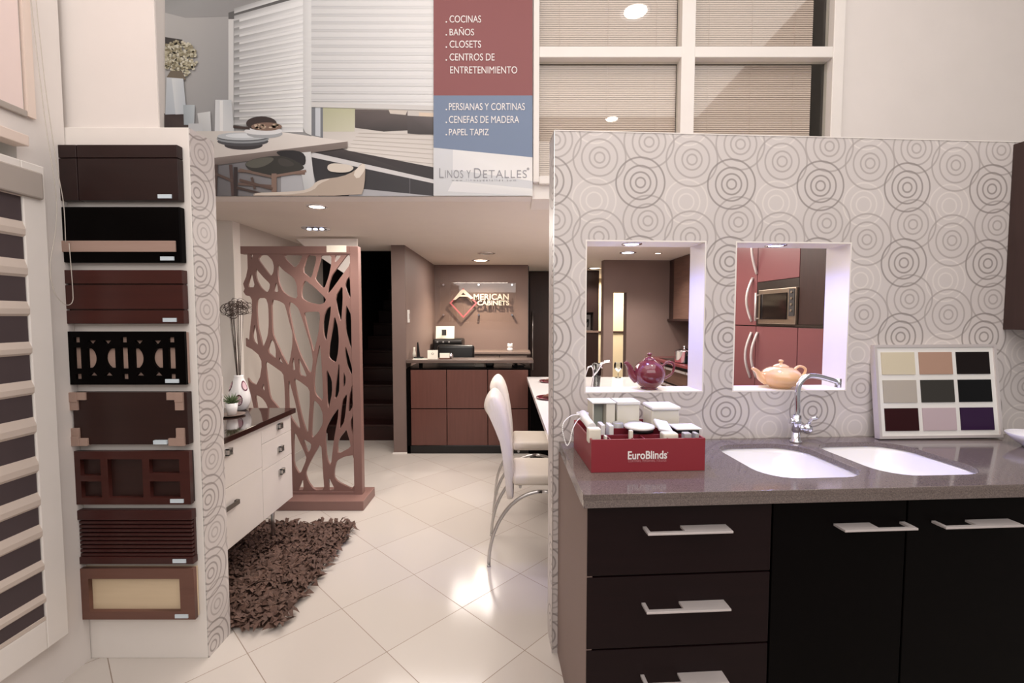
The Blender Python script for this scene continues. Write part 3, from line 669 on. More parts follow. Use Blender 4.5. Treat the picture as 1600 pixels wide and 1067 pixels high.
# ------------------------------------------------------------ kitchen seen through the niches
CU = 1.95
pt = thing('pantry_unit', 'tall burgundy cabinets with long curved handles around a built-in microwave', 'cabinet', (CU+.3, 1.6, 0), FK)
def onu(x, y, u=CU): return kU(x, y, u)
vA, vB, vC, vD = onu(1146, 500).y+.35, onu(1181.5, 500).y, onu(1247, 500).y, onu(1300, 500).y-.45
zs = 1.425; gp = .004
g = G(); g.box(CU+.022, 2.549, vD, vA, .08, CEIL-.002); mk('carcass', g, 'darkpanel', pt)
def door(v0, v1, z0, z1, m='red_lac', nm='door'): return box(nm, m, (CU, CU+.02, v0+gp, v1-gp, z0, z1), pt, bev=.002)
def chandle(par, x, y0, y1, up=0):
    a, b = onu(x, y0, CU-.0), onu(x, y1, CU-.0); n = 12; g = G(); pts = []
    for k in range(n+1):
        q = k/n; pts.append((CU-.004-.05*math.sin(math.pi*q), (a.y+b.y)/2, a.z+(b.z-a.z)*q))
    g.tube(pts, .011, 8); mk('handle', g, 'handle', par, label='pale curved handle')
d1 = door(vB, vA, zs+gp, CEIL-.01); chandle(d1, 1176, 434, 502)
d2 = door(vB, vA, .12, zs-gp); chandle(d2, 1174, 519, 590)
mz0, mz1 = onu(1183, 512).z, onu(1183, 441).z
d3 = door(vC, vB, mz1, CEIL-.01); chandle(d3, 1184.5, 340, 428)
d4 = door(vC, vB, .12, zs-gp); chandle(d4, 1183.5, 519, 590)
d5 = door(vD, vC, .12, zs-gp)
d6 = box('dark_door', 'darkpanel', (CU, CU+.02, vD, vC-gp, zs+.02, CEIL-.01), pt, label='dark wood door')
box('shelf_strip', 'dksteel', (CU-.004, CU+.021, vD, vC+.02, zs, zs+.018), pt)
box('niche_surround', 'dksteel', (CU+.002, CU+.022, vC+.002, vB-.002, zs+gp, mz1-.004), pt)
mw = thing('microwave', 'steel-framed built-in microwave set among the burgundy cabinets', 'microwave', (CU+.2, (vB+vC)/2, zs+.02), FK)
v0m, v1m, z0m, z1m = vC+.004, vB-.055, zs+.02, mz1-.07
box('body', 'inox', (CU-.02, CU+.0015, v0m, v1m, z0m, z1m), mw, bev=.004); vw = v0m+(v1m-v0m)*.16
box('window', 'blackgloss', (CU-.026, CU-.0205, vw+.02, v1m-.035, z0m+.035, z1m-.035), mw, label='black glass door window')
box('control_panel', 'dkgrey', (CU-.025, CU-.0205, v0m+.008, vw-.004, z0m+.06, z1m-.012), mw)
for k in range(4): g = G(); g.cyl((CU-.032, (v0m+vw)/2, z0m+.1+k*.045), (CU-.025, (v0m+vw)/2, z0m+.1+k*.045), .009, 12); mk('button', g, 'inox', mw)
g = G(); g.tube([(CU-.05, v1m-.012, z0m+.02), (CU-.05, v1m-.012, z1m-.02)], .008, 8); g.tube([(CU-.05, v1m-.012, z0m+.04), (CU-.02, v1m-.012, z0m+.04)], .006); g.tube([(CU-.05, v1m-.012, z1m-.04), (CU-.02, v1m-.012, z1m-.04)], .006); mk('handle', g, 'handle', mw)
# base run with burgundy top, hob, pot and wall cabinet
bz = .955
bc = thing('base_cabinet', 'dark wood drawer cabinets under the burgundy worktop beyond the niche', 'cabinet', (CU+.3, 3.3, 0), FK)
box('carcass', 'black', (CU+.022, 2.549, vA+.01, KV-.003, .08, bz-.032), bc)
for k in range(3):
    v0_ = vA+.02+k*.56; v1_ = min(v0_+.55, KV-.006)
    for z0_, z1_ in ((.12,.46),(.48,.68),(.70,.885)):
        dr = box('drawer', 'uppercab', (CU, CU+.02, v0_, v1_, z0_, z1_), bc, bev=.002); box('pull_strip', 'handle', (CU-.018, CU, v0_+.01, v1_-.01, z1_-.028, z1_-.004), dr, label='pale metal pull strip')
g = G(); g.box(CU-.03, 2.549, vA+.005, KV-.002, bz-.03, bz, bev=.003); mk('worktop', g, 'redtop', frame=FK, label='glossy burgundy worktop with black hob beside the taupe wall', cat='worktop')
hb = thing('hob', 'black glass hob let into the burgundy worktop', 'hob', (2.25, 3.5, bz), FK)
box('glass_top', 'blackgloss', (CU+.06, 2.45, 3.1, 3.95, bz+.0005, bz+.006), hb, bev=.002)
p_ = onu(1067, 566, CU+.2); pv = p_.y; pc = (CU+.2, 3.05+.12, bz+.0065)
pq = FKI @ (Vector((0,0,CH)) + ray(1069, 566)*((bz+.006-CH)/ray(1069, 566).z)); pc = (pq.x, pq.y, bz+.0065)
pot = thing('cooking_pot', 'shiny steel cooking pot with lid on the black hob', 'pot', pc, FK)
g = G(); g.lathe(pc, [(.001,0),(.105,0),(.11,.006),(.11,.13),(.115,.135)], 28); mk('body', g, 'chrome', pot)
g = G(); g.lathe((pc[0],pc[1],pc[2]+.135), [(.115,0),(.11,.008),(.06,.024),(.012,.03),(.012,.045),(.022,.05),(.022,.058),(.001,.06)], 28); mk('lid', g, 'chrome', pot)
for sg in (-1, 1):
    g = G(); g.tube(spl([(pc[0], pc[1]+sg*.108, pc[2]+.09), (pc[0]-.03, pc[1]+sg*.15, pc[2]+.095), (pc[0]+.03, pc[1]+sg*.15, pc[2]+.095), (pc[0]+.02, pc[1]+sg*.108, pc[2]+.09)]), .006); mk('handle', g, 'black', pot)
wc = thing('wall_cabinet', 'walnut-grained wall cabinet hanging over the burgundy worktop', 'cabinet', (2.4, 3.3, 1.45), FK)
box('carcass', 'darkpanel', (2.241, 2.549, vA+.02, KV-.004, 1.45, CEIL-.003), wc)
for k in range(2): box('door', 'uppercab', (2.22, 2.24, vA+.02+k*.8, min(vA+.02+k*.8+.795, KV-.006), 1.47, CEIL-.006), wc, bev=.002)
box('bottom_strip', 'darkpanel', (2.215, 2.24, vA+.02, KV-.006, 1.445, 1.469), wc)
# dark tall cabinet in the corridor behind
tc = thing('tall_cabinet', 'dark wood tall cabinet with a lit display alcove at the corridor end', 'cabinet', (1.2, 7.8, 0))
zA, zB, zC = atY(920, 488, 7.7).z, atY(920, 517, 7.7).z, atY(920, 519.5, 7.7).z; xr = atY(935.5, 488, 7.7).x
g = G(); g.box(1.001, xr, 7.7, 8.1, zA, CEIL-.003); g.box(1.001, xr, 7.7, 8.1, 0, zC); g.box(1.001, xr, 8.0, 8.1, zC, zA); g.box(xr-.09, xr, 7.7, 8.0, zC, zA); mk('carcass', g, 'darkpanel', tc)
box('shelf_board', 'beige_wood', (1.001, xr, 7.69, 8.0, zC, zB+.004), tc, label='pale shelf edge')
fp = thing('framed_print', 'pale print with a black squiggle standing in the cabinet alcove', 'picture', (1.2, 7.9, zB+.005))
box('print_sheet', 'grey', (1.02, xr-.10, 7.9, 7.91, zB+.005, zA-.04), fp)
g = G(); cxp = 1.28; g.tube(spl([(cxp-.05,7.893,zA-.1),(cxp+.02,7.893,zA-.14),(cxp-.03,7.893,zA-.2),(cxp+.03,7.893,zA-.12),(cxp+.02,7.893,zB+.06)]), .009, 6); mk('squiggle', g, 'black', fp)

# ------------------------------------------------------------ white table, chairs, tableware
tz = .85
tb = thing('dining_table', 'long glossy white table running from the reception desk to the partition', 'table', (.8, 4, 0))
g = G(); g.prism([(.20, 2.42, tz-.035), (.161, 4.94, tz-.035), (1.45, 4.94, tz-.035), (1.30, 2.42, tz-.035)], (0,0,.035)); mk('tabletop', g, 'table', tb)
box('end_panel', 'black_lac', (.185, 1.3, 4.62, 4.68, 0, tz-.036), tb, label='black end panel'); box('end_panel', 'black_lac', (.3, 1.2, 2.5, 2.56, 0, tz-.036), tb, label='black end panel')
def plate_(x, y, lab):
    t_ = thing('place_setting', lab, 'plate', (x, y, tz), group='table settings on the white table')
    g = G(); g.lathe((x, y, tz+.0005), [(.001,0),(.06,0),(.1,.012),(.098,.016),(.06,.005),(.001,.005)], 24); mk('plate', g, 'redpot', t_)
    g = G(); g.prism([(x-.055,y-.05,tz+.018),(x+.05,y-.03,tz+.018),(x,y+.06,tz+.018)], (0,0,.012)); mk('napkin', g, 'midbrown', t_)
plate_(.37, 4.55, 'dark red plate with folded brown napkin farther from the wallpapered edge')
plate_(.29, 3.62, 'dark red plate with folded brown napkin nearer the wallpapered edge')
def tumbler(name, label, x, y, r0, r1, h):
    g = G(); g.lathe((x, y, tz+.001), [(.001,0),(r0,0),(r1,h),(r1-.003,h),(r0-.003,.008),(.001,.008)], 24); return mk(name, g, 'glass', label=label, cat='glass')
def on_table(px, py): d = ray(px, py); return Vector((0,0,CH)) + d*((tz-CH)/d.z)
p = on_table(932, 605); tumbler('drinking_glass', 'clear drinking glass on the white table seen low in the niche', p.x, p.y, .032, .047, .22)
p = on_table(914, 600); tumbler('drinking_glass', 'taller clear glass at the very edge of the niche opening', p.x, p.y+.35, .04, .052, .34)
p = on_table(963, 588.5); g = G(); g.lathe((p.x, p.y-.08, tz+.001), [(.001,0),(.035,0),(.035,.004),(.004,.008),(.004,.06),(.02,.075),(.042,.1),(.045,.13),(.04,.16)], 20, cap=False); mk('wine_glass', g, 'glass', label='small stemmed glass at the far edge of the white table', cat='glass')
a = lambda px, py: atY(px, py, 4.15)
g = G(); g.tube(spl([a(914,588), a(919,574), a(926,574), a(927,590), a(924,607)]), .007, 8); g.tube(spl([a(925,590), a(933,580), a(941,567), a(953,564)]), [.005+.007*min(1, k/12) for k in range(19)], 8); g.tube(spl([a(941,567), a(940,575)]), .008, 6)
mk('swan_ornament', g, 'chrome', label='curved shiny silver swan-neck ornament beside the clear glass', cat='ornament')

ch = thing('dining_chair', 'white leather high-back chair at the white table, nearer the wallpapered partition', 'chair', (.1, 2.88, 0), group='white chairs at the white table')
prof = [(-.121,1.083),(-.091,1.076),(-.053,1.018),(-.027,.911),(-.004,.757),(.011,.582),(.0135,.42),(.012,.395),(-.012,.392),(-.038,.395),(-.038,.42),(-.042,.524),(-.061,.66),(-.084,.796),(-.103,.900),(-.115,.925),(-.15,.943),(-.175,.975),(-.172,1.01),(-.15,1.055)]
g = G(); n = 9; rr = []
for k in range(n):
    q = k/(n-1); y_ = 2.695+q*.38; e = 1-(abs(2*q-1))**6*.35; dz = -.02*(1-math.cos((2*q-1)*math.pi)) *.0 - .028*abs(2*q-1)**2.5
    cxm = sum(a_ for a_, _ in prof)/len(prof)
    ring_ = []
    for a_, b_ in prof:
        b_ = b_ if b_ < .6 else .6+(b_-.6)*.925; f_ = max(0, min(1, (b_-.4)/.64)); mid_ = -.045 - .09*f_**2 + .03
        ring_.append(g.b.verts.new((mid_+(a_-mid_)*e, y_, b_+dz*f_**2)))
    rr.append(ring_)
for k in range(n-1):
    for j in range(len(prof)): g._f([rr[k][j], rr[k][(j+1)%len(prof)], rr[k+1][(j+1)%len(prof)], rr[k+1][j]], True)
g._f(rr[0][::-1]); g._f(rr[-1]); bk = mk('backrest', g, 'leather', ch)
md = bk.modifiers.new('subdiv', 'SUBSURF'); md.levels = 1; md.render_levels = 2
g = G(); g.box(.005, .44, 2.70, 3.07, .485, .545, bev=.022, seg=4)
for v in g.b.verts:
    if v.co.z > .53: v.co.z += .012*max(0, 1-((v.co.x-.2)/.25)**2)
for f in g.b.faces: f.smooth = True
mk('seat', g, 'seatlea', ch)
g = G(); g.tube([(.05, 2.73, .47), (.05, 3.04, .47)], .009); g.tube([(.33, 2.73, .47), (.33, 3.04, .47)], .009); g.box(.04, .35, 2.76, 3.01, .474, .486); mk('seat_frame', g, 'steel', ch)
for y_ in (2.69, 3.08):
    for sg in (-1, 1):
        g = G(); pts = []
        for k in range(17):
            th_ = math.pi/2*k/16; pts.append((.18+sg*.32*math.cos(th_), y_, .008+.45*math.sin(th_)))
        g.tube(pts, .0105, 10); g.tube([(pts[0][0], y_, 0), (pts[0][0], y_, .012)], .013, 10); mk('leg', g, 'steel', ch)
c2 = tree(ch); place(c2, (.1, 3.61, 0)); c2['label'] = 'white leather high-back chair at the white table, nearer the reception desk'

# ------------------------------------------------------------ lattice screen
sc = thing('lattice_screen', 'mauve-brown room divider of irregular branching openings', 'screen', (-1.6, 3.6, 0))
SYp = 3.62
def G2(p): return (atY(370+p[0]/7.115, 560, SYp).x, atY(460, 370+p[1]/7.115, SYp).z)
outer = [(150,186),(1290,186),(1290,2832),(250,2832),(225,2600),(240,2350),(200,2100),(165,1880),(150,1800),(120,1670),(112,1570),(150,1620),(205,1650),(250,1560),(270,1450),(270,1380),(240,1310),(170,1250),(105,1215),(105,1125),(140,1160),(150,1067),(180,850),(185,700),(165,660),(120,650),(95,610),(110,575),(100,545),(95,520),(130,440),(150,350)]
holes = [
[(182,195),(215,195),(198,258)],[(300,200),(370,200),(425,260),(440,330),(430,400),(400,440),(330,340),(265,245)],[(190,385),(225,560),(135,560)],
[(240,345),(255,370),(320,450),(390,520),(385,570),(365,612),(335,608),(285,560),(245,480),(232,400)],[(455,505),(470,530),(480,615),(425,605)],
[(480,300),(540,370),(650,450),(685,520),(690,690),(600,665),(530,610),(490,520),(478,400)],[(545,200),(740,205),(755,215),(720,290),(670,345),(610,290),(580,260)],
[(810,200),(905,210),(905,260),(855,440),(830,455),(750,385)],[(960,205),(1075,205),(1070,310),(1040,440),(985,585),(885,470),(900,420),(950,250)],[(1112,205),(1180,205),(1160,240),(1112,290)],
[(1245,200),(1278,205),(1278,305),(1200,410),(1060,600),(1020,635),(1035,540),(1070,430),(1130,350),(1200,260)],[(1272,430),(1278,700),(1240,620),(1218,540),(1235,480)],
[(1190,535),(1190,700),(1165,965),(1130,830),(1105,665)],[(1225,755),(1250,800),(1278,870),(1280,1290),(1245,1170),(1215,1050),(1212,900)],
[(780,480),(880,560),(1008,690),(985,735),(930,752),(800,725),(735,680),(735,600),(750,530)],[(1058,765),(1050,860),(1015,1050),(1000,1160),(975,1120),(960,1000),(975,880),(1010,800)],
[(1095,870),(1130,1000),(1138,1150),(1125,1290),(1100,1400),(1045,1370),(1018,1330),(1030,1200),(1060,1050)],[(755,850),(780,835),(920,830),(935,870),(915,1060),(855,1290),(835,1200),(800,1060)],
[(600,720),(650,745),(700,800),(740,920),(780,1060),(830,1240),(845,1380),(820,1525),(780,1470),(700,1300),(640,1100),(615,950),(590,800)],
[(400,695),(480,710),(545,745),(570,840),(600,980),(625,1067),(620,1200),(600,1310),(570,1440),(510,1330),(450,1190),(400,1070)],
[(245,680),(340,678),(365,760),(365,960),(350,1100),(290,1240),(275,1150),(240,1000),(232,800)],[(208,965),(225,1060),(240,1215),(195,1170),(178,1110),(185,1060)],
[(385,1135),(420,1175),(435,1265),(430,1360),(338,1275)],[(475,1330),(515,1418),(462,1385)],[(625,1335),(638,1400),(645,1480),(615,1485),(608,1420)],[(680,1330),(725,1430),(778,1562),(690,1535)],
[(310,1375),(400,1435),(510,1515),(520,1640),(522,1880),(510,2000),(430,1880),(355,1790),(330,1600)],[(290,1625),(300,1735),(262,1688)],
[(570,1580),(600,1700),(640,1860),(686,2125),(667,2136),(590,2020),(562,1960),(560,1700)],[(625,1570),(690,1605),(800,1690),(798,1850),(785,1990),(770,2200),(740,2130),(700,1990),(660,1780)],
[(925,1175),(935,1330),(945,1550),(950,1840),(858,1750),(848,1620),(870,1420)],[(840,1805),(905,1870),(940,1960),(939,2080),(885,2170),(820,2240),(808,2200),(820,2000)],
[(990,1455),(1050,1590),(1052,1725),(1003,1930),(990,1800)],[(1140,1365),(1132,1700),(1110,1775),(1073,1805),(1090,1640)],[(1210,1205),(1250,1345),(1283,1485),(1270,1545),(1220,1430),(1203,1300)],
[(1185,1495),(1205,1565),(1200,1635),(1174,1690),(1174,1600)],[(1218,1740),(1205,1880),(1190,1990),(1175,2065),(1120,2150),(1130,2040),(1145,1920),(1165,1810)],[(1283,1620),(1283,1880),(1225,1970),(1240,1780)],
[(1285,1955),(1287,2250),(1252,2125),(1250,2045)],[(1200,2136),(1240,2284),(1246,2340),(1098,2420),(1098,2306),(1120,2240),(1178,2170)],[(1286,2425),(1286,2822),(1087,2720),(1052,2670),(1058,2580),(1087,2488),(1177,2442)],
[(1120,1900),(1110,2010),(1058,2260),(1018,2556),(973,2465),(962,2261),(967,2136),(1040,2000)],[(990,2664),(1063,2817),(990,2817)],
[(916,2284),(928,2601),(939,2817),(826,2817),(758,2726),(729,2635),(758,2556),(814,2454)],[(707,2240),(805,2300),(795,2360),(763,2410)],[(616,2148),(746,2443),(735,2500),(667,2647),(600,2530),(605,2300)],[(701,2681),(706,2817),(644,2817)],
[(185,1745),(265,1790),(310,1850),(340,1950),(300,2050),(215,1960)],[(280,2150),(460,2100),(540,2250),(560,2500),(540,2700),(330,2700),(270,2450)]]
def chaikin(pts):
    out = []
    n = len(pts)
    for i in range(n):
        p, q = pts[i], pts[(i+1)%n]
        out += [(p[0]*.82+q[0]*.18, p[1]*.82+q[1]*.18), (p[0]*.18+q[0]*.82, p[1]*.18+q[1]*.82)]
    return out
sp = [[G2(p) for p in outer]] + [[G2(p) for p in chaikin(h_)] for h_ in holes]
me = plate(sp, .02); me.transform(Matrix.Translation((0, SYp+.012, 0)) @ TOXZ); finish('lattice_panel', me, 'screen', sc, None, FW)
x0, z1_ = G2((80,105)); x1, z0_ = G2((1290,190)); box('top_rail', 'screen', (x0, x1, SYp-.005, SYp+.045, z0_, z1_), sc, bev=.002)
xa, _ = G2((1280,0)); xb, _ = G2((1372,0)); box('post', 'screen', (xa, xb, SYp-.006, SYp+.06, .02, z1_), sc, bev=.003)
zb0 = G2((0,2832))[1]; box('bottom_rail', 'screen', (x0+.02, xb-.004, SYp-.004, SYp+.05, .06, zb0), sc, bev=.003)
box('base', 'screen', (-2.1, -1.15, 3.48, 3.78, 0, .075), sc, bev=.004)
a = atY(510, 384, SYp-.008); b = atY(541, 394, SYp-.008); box('price_label', 'paper', (a.x, b.x, SYp-.008, SYp-.0055, b.z, a.z+.004), sc, label='blank cream paper strip')

# ------------------------------------------------------------ floating sideboard, its things, rug
sb_ = thing('sideboard', 'white sideboard with dark glossy top and small square steel pulls', 'cabinet', (-1.85, 2.6, 0))
CX = -1.5
box('carcass', 'laminate', (-2.24, CX-.02, 2.15, 3.08, .27, .843), sb_)
box('top', 'darktop', (-2.245, CX+.022, 2.13, 3.11, .845, .878), sb_, bev=.003, label='dark glossy top')
def pull(par, y, z): 
    g = G(); g.box(CX+.002, CX+.02, y-.018, y-.012, z-.018, z+.018); g.box(CX+.002, CX+.02, y+.012, y+.018, z-.018, z+.018); g.box(CX+.002, CX+.02, y-.018, y+.018, z+.012, z+.018); g.box(CX+.002, CX+.02, y-.018, y+.018, z-.018, z-.012); g.box(CX+.0, CX+.004, y-.012, y+.012, z-.012, z+.012)
    g.box(CX+.0, CX+.007, y-.03, y-.018, z-.022, z+.014); mk('pull', g, 'steel', par, label='square steel pull')
f1 = box('drawer', 'laminate', (CX-.018, CX, 2.713, 3.08, .735, .842), sb_, bev=.002); pull(f1, 2.92, .80)
f2 = box('drawer', 'laminate', (CX-.018, CX, 2.713, 3.08, .574, .733), sb_, bev=.002); pull(f2, 2.925, .65)
f3 = box('drawer', 'laminate', (CX-.018, CX, 2.713, 3.08, .27, .572), sb_, bev=.002); pull(f3, 2.93, .50)
f4 = box('drawer', 'laminate', (CX-.018, CX, 2.16, 2.711, .60, .842), sb_, bev=.002); pull(f4, 2.384, .79)
f5 = box('door', 'laminate', (CX-.018, CX, 2.16, 2.711, .27, .598), sb_, bev=.002)
g = G(); g.box(CX+.012, CX+.02, 2.28, 2.45, .485, .51, bev=.002); g.box(CX, CX+.013, 2.43, 2.45, .485, .51); g.box(CX, CX+.013, 2.28, 2.30, .485, .51); mk('bar_handle', g, 'dksteel', f5, label='steel bar handle')
for y_ in (2.25, 3.0):
    g = G(); g.cyl((-1.60, y_, 0), (-1.60, y_, .27), .012, 12); g.lathe((-1.60, y_, 0), [(.02,0),(.02,.012),(.012,.016)], 14); mk('leg', g, 'steel', sb_)
g = G(); top = .8785
vs = thing('vase', 'white bottle vase with purple-ringed spots holding dry curled twigs', 'vase', (-1.82, 3.04, top))
VX, VY = -1.82, 3.04
vprof = [(.001,0),(.035,0),(.05,.01),(.067,.055),(.068,.09),(.055,.15),(.036,.2),(.028,.225),(.029,.235),(.022,.235),(.022,.2)]
g.lathe((VX,VY,top), vprof, 36, cap=False); mk('body', g, 'ceramic', vs)
def spot_(ang, z, rr_):
    # curved disc on the vase surface
    for r_, mm, nm, off in ((rr_, 'purple_ring', 'ring_spot', .0012), (rr_*.72, 'pink_ring', 'inner_spot', .002)):
        g = G(); n = 20; c = None; vv = []
        def surf(a_, z_):
            rad = np.interp(z_, [q[1] for q in vprof[:8]], [q[0] for q in vprof[:8]])+off; return (VX+rad*math.cos(a_), VY+rad*math.sin(a_), top+z_)
        cen = g.b.verts.new(surf(ang, z)); ringv = []
        for k in range(n):
            t_ = 2*math.pi*k/n; rad0 = float(np.interp(z, [q[1] for q in vprof[:8]], [q[0] for q in vprof[:8]]))
            ringv.append(g.b.verts.new(surf(ang+r_*.72*math.cos(t_)/rad0, z+r_*1.25*math.sin(t_))))
        for k in range(n): g._f([cen, ringv[k], ringv[(k+1)%n]], True)
        mk(nm, g, mm, vs, fixn=True, label=None)
spot_(R(-62), .075, .03); spot_(R(-20), .165, .028); spot_(R(-135), .165, .028)
tg = thing('dry_twigs', 'bunch of thin dry twigs with curled tangled tips', 'dried plant', (VX, VY, top+.2))
for k in range(14):
    g = G(); a_ = random.uniform(0, 6.28); r_ = random.uniform(.01, .07); hh = random.uniform(.50, .62); bx_ = VX+.008*math.cos(a_); by_ = VY+.008*math.sin(a_)
    pts = [(bx_, by_, top+.06), (bx_+r_*.2*math.cos(a_), by_+r_*.3*math.sin(a_), top+.3), (bx_+r_*math.cos(a_), by_+r_*math.sin(a_), top+.1+hh)]
    cx, cy, cz = VX+.02+random.uniform(-.08,.07), by_+r_*math.sin(a_), top+.1+hh+random.uniform(-.03,.03)
    ph = random.uniform(0, 6.28); lr = random.uniform(.03,.055)
    ecc = random.uniform(.3,.9); tl = random.uniform(-.7,.7)
    for q in range(16): u_, v_ = lr*math.cos(ph+q*.95)*(1-.03*q), lr*ecc*math.sin(ph+q*.95); pts.append((cx+u_*math.cos(tl)-v_*math.sin(tl), cy+.03*math.sin(ph+q*1.3), cz+u_*math.sin(tl)+v_*math.cos(tl)))
    g.tube(spl(pts, 4), .0012 if k > 4 else .002, 5); mk('twig', g, 'twig', tg)
tr = (-1.765, 2.865); g = G(); g.lathe((tr[0], tr[1], top), [(.001,0),(.055,0),(.075,.008),(.075,.011),(.055,.004),(.001,.004)], 30); mk('saucer', g, 'greytop', label='flat dark saucer under the small succulent pot', cat='saucer')
sp_ = thing('potted_succulent', 'small spiky green succulent in a square-ish white pot', 'plant', (tr[0], tr[1], top+.005))
g = G(); g.lathe((tr[0], tr[1], top+.0055), [(.001,0),(.026,0),(.036,.075),(.032,.075),(.03,.06),(.001,.06)], 24); mk('pot', g, 'ceramic', sp_)
g = G()
for k in range(34):
    a_ = k*2.4; el = R(20+60*(k/34)); L = .062+.02*random.random(); d = Vector((math.cos(a_)*math.cos(el), math.sin(a_)*math.cos(el), math.sin(el))); b0 = Vector((tr[0], tr[1], top+.068))
    g.tube([b0, b0+d*L*.5+Vector((0,0,.004)), b0+d*L], [.005,.004,.0004], 6)
mk('leaves', g, 'leaf', sp_)
g = G(); g.lathe((-1.785, 2.73, top), [(.001,0),(.04,0),(.046,.02),(.046,.15),(.04,.165),(.001,.165)], 24); mk('white_jar', g, 'ceramic', label='plain white jar half hidden behind the sample column', cat='jar')
bxx = thing('white_carton', 'white box with a thin black handle at the sideboard back by the column', 'box', (-2.0, 2.99, top))
box('body', 'laminate', (-2.10, -1.93, 2.93, 3.05, top, top+.225), bxx, bev=.003); g = G(); g.tube([(-1.94,2.99,top+.32),(-1.94,2.99,top+.229),(-1.93,3.03,top+.229)], .004, 6); g.tube([(-1.95,3.03,top+.229),(-1.93,3.03,top+.229)], .004, 6); mk('handle', g, 'black', bxx)
# leaf rug
rg = thing('shaggy_rug', 'dark brown shaggy rug of leaf-shaped strips beside the white sideboard', 'rug', (-1.45, 2.7, 0))
box('backing', 'rug', (-1.84, -1.14, 2.14, 3.22, .001, .008), rg)
g = G()
for k in range(3400):
    x = random.uniform(-1.86, -1.12); y = random.uniform(2.13, 3.23); a_ = random.uniform(0, 6.28); L = random.uniform(.045, .085); w_ = random.uniform(.008, .016); up = random.uniform(.008, .038)
    d = Vector((math.cos(a_), math.sin(a_), 0)); s2 = Vector((-d.y, d.x, random.uniform(-.6,.6)))
    p0 = Vector((x, y, .008)); p1 = p0+d*L*.5+Vector((0,0,up)); p2 = p0+d*L+Vector((0,0,up*random.uniform(.2,1.1)))
    v = [g.b.verts.new(q) for q in (p0, p1-s2*w_, p2, p1+s2*w_)]; g._f([v[0],v[1],v[3]]); g._f([v[1],v[2],v[3]])
o_ = mk('leaf_pile', g, 'rug', rg, fixn=False); o_['kind'] = 'stuff'

# ------------------------------------------------------------ reception desk and what is on it
DY = 4.98
def dx(px): return atY(px, 600, DY).x
def dz(py): return atY(720, py, DY).z
dk = thing('reception_desk', 'reception desk with six cherry panels and a raised grey-brown counter', 'desk', (-.47, 5.3, 0))
xl, xr_ = -1.150, dx(829)
zt_ = dz(576)
g = G(); g.box(xl, xr_, DY+.012, DY+.6, .09, zt_-.003); g.box(xl, xr_, DY-.012, DY+.6, zt_-.003, zt_+.005); g.box(xl, dx(641), DY-.012, DY+.012, 0, zt_); g.box(dx(826), xr_, DY-.012, DY+.012, 0, zt_); mk('body', g, 'black_lac', dk)
g = G(); g.box(xl, xr_, DY-.012, DY+.58, 0, .09, bev=.003); mk('plinth', g, 'blackgloss', dk)
cols = [dx(641)+.003, dx(698), dx(762), dx(826)-.003]; zr = [dz(696)-.0, dz(638.5), zt_-.008]
for i in range(3):
    for j in range(2): box('front_panel', 'deskpanel', (cols[i]+.004, cols[i+1]-.004, DY-.008, DY+.011, zr[j]+.005, zr[j+1]-.005), dk, bev=.002)
ct = dz(562); box('counter_top', 'desktop', (xl, xr_+.03, DY-.03, DY+.27, ct-.034, ct), dk, bev=.003)
for px in (657, 806): x = dx(px); box('standoff', 'black_lac', (x-.018, x+.018, DY+.02, DY+.06, zt_+.005, ct-.035), dk)
# back counter
bk_ = thing('back_counter', 'low grey-brown shelf unit along the wall under the acrylic sign', 'cabinet', (-.3, 6.6, 0))
zs_ = atY(780, 550, 6.42).z; x1 = atY(829, 552, 6.42).x
box('top', 'greytop', (-1.0, x1, 6.40, 6.878, zs_-.03, zs_), bk_, bev=.003)
g = G(); g.box(-.98, x1-.01, 6.44, 6.877, 0, zs_-.031); mk('carcass', g, 'darkpanel', bk_)
for k in range(3): x = -.95+k*.39; box('drawer_front', 'greytop', (x, min(x+.38, x1-.015), 6.42, 6.439, zs_-.24, zs_-.05), bk_, bev=.002); box('drawer_front', 'greytop', (x, min(x+.38, x1-.015), 6.42, 6.439, zs_-.65, zs_-.25), bk_, bev=.002)
a = atY(797, 549, 6.6); g = G(); zq = zs_+.001; g.lathe((a.x, 6.6, zq), [(.001,0),(.035,0),(.045,.02),(.042,.04),(.03,.05),(.04,.06),(.042,.085),(.03,.105),(.001,.108)], 20); g.blob((a.x-.025, 6.6, zq+.10), (.012,.01,.014)); g.blob((a.x+.025, 6.6, zq+.10), (.012,.01,.014)); mk('white_figurine', g, 'ceramic', label='small rounded white figurine on the back shelf', cat='figurine')
# office chair behind the desk
oc = thing('office_chair', 'black office chair whose rounded back shows above the desk', 'chair', (-.5, 5.75, 0))
x0, x1 = atY(683, 550, 5.72).x, atY(741, 550, 5.72).x; z1_ = atY(710, 539, 5.72).z
g = G(); g.box(x0, x1, 5.70, 5.80, .58, z1_, bev=.035, seg=5); 
for f in g.b.faces: f.smooth = True
mk('backrest', g, 'black', oc); xm = (x0+x1)/2
g = G(); g.box(xm-.24, xm+.24, 5.78, 6.26, .44, .53, bev=.03, seg=3); mk('seat', g, 'black', oc)
g = G(); g.cyl((xm, 6.0, .06), (xm, 6.0, .44), .03); g.tube([(xm,5.8,.48),(xm,5.76,.6)], .02)
for k in range(5): a_ = k*1.2566; g.tube([(xm,6.0,.08),(xm+.26*math.cos(a_),6.0+.26*math.sin(a_),.06)], .016); g.blob((xm+.26*math.cos(a_),6.0+.26*math.sin(a_),.028), (.026,.026,.028))
mk('pedestal', g, 'dkgrey', oc)
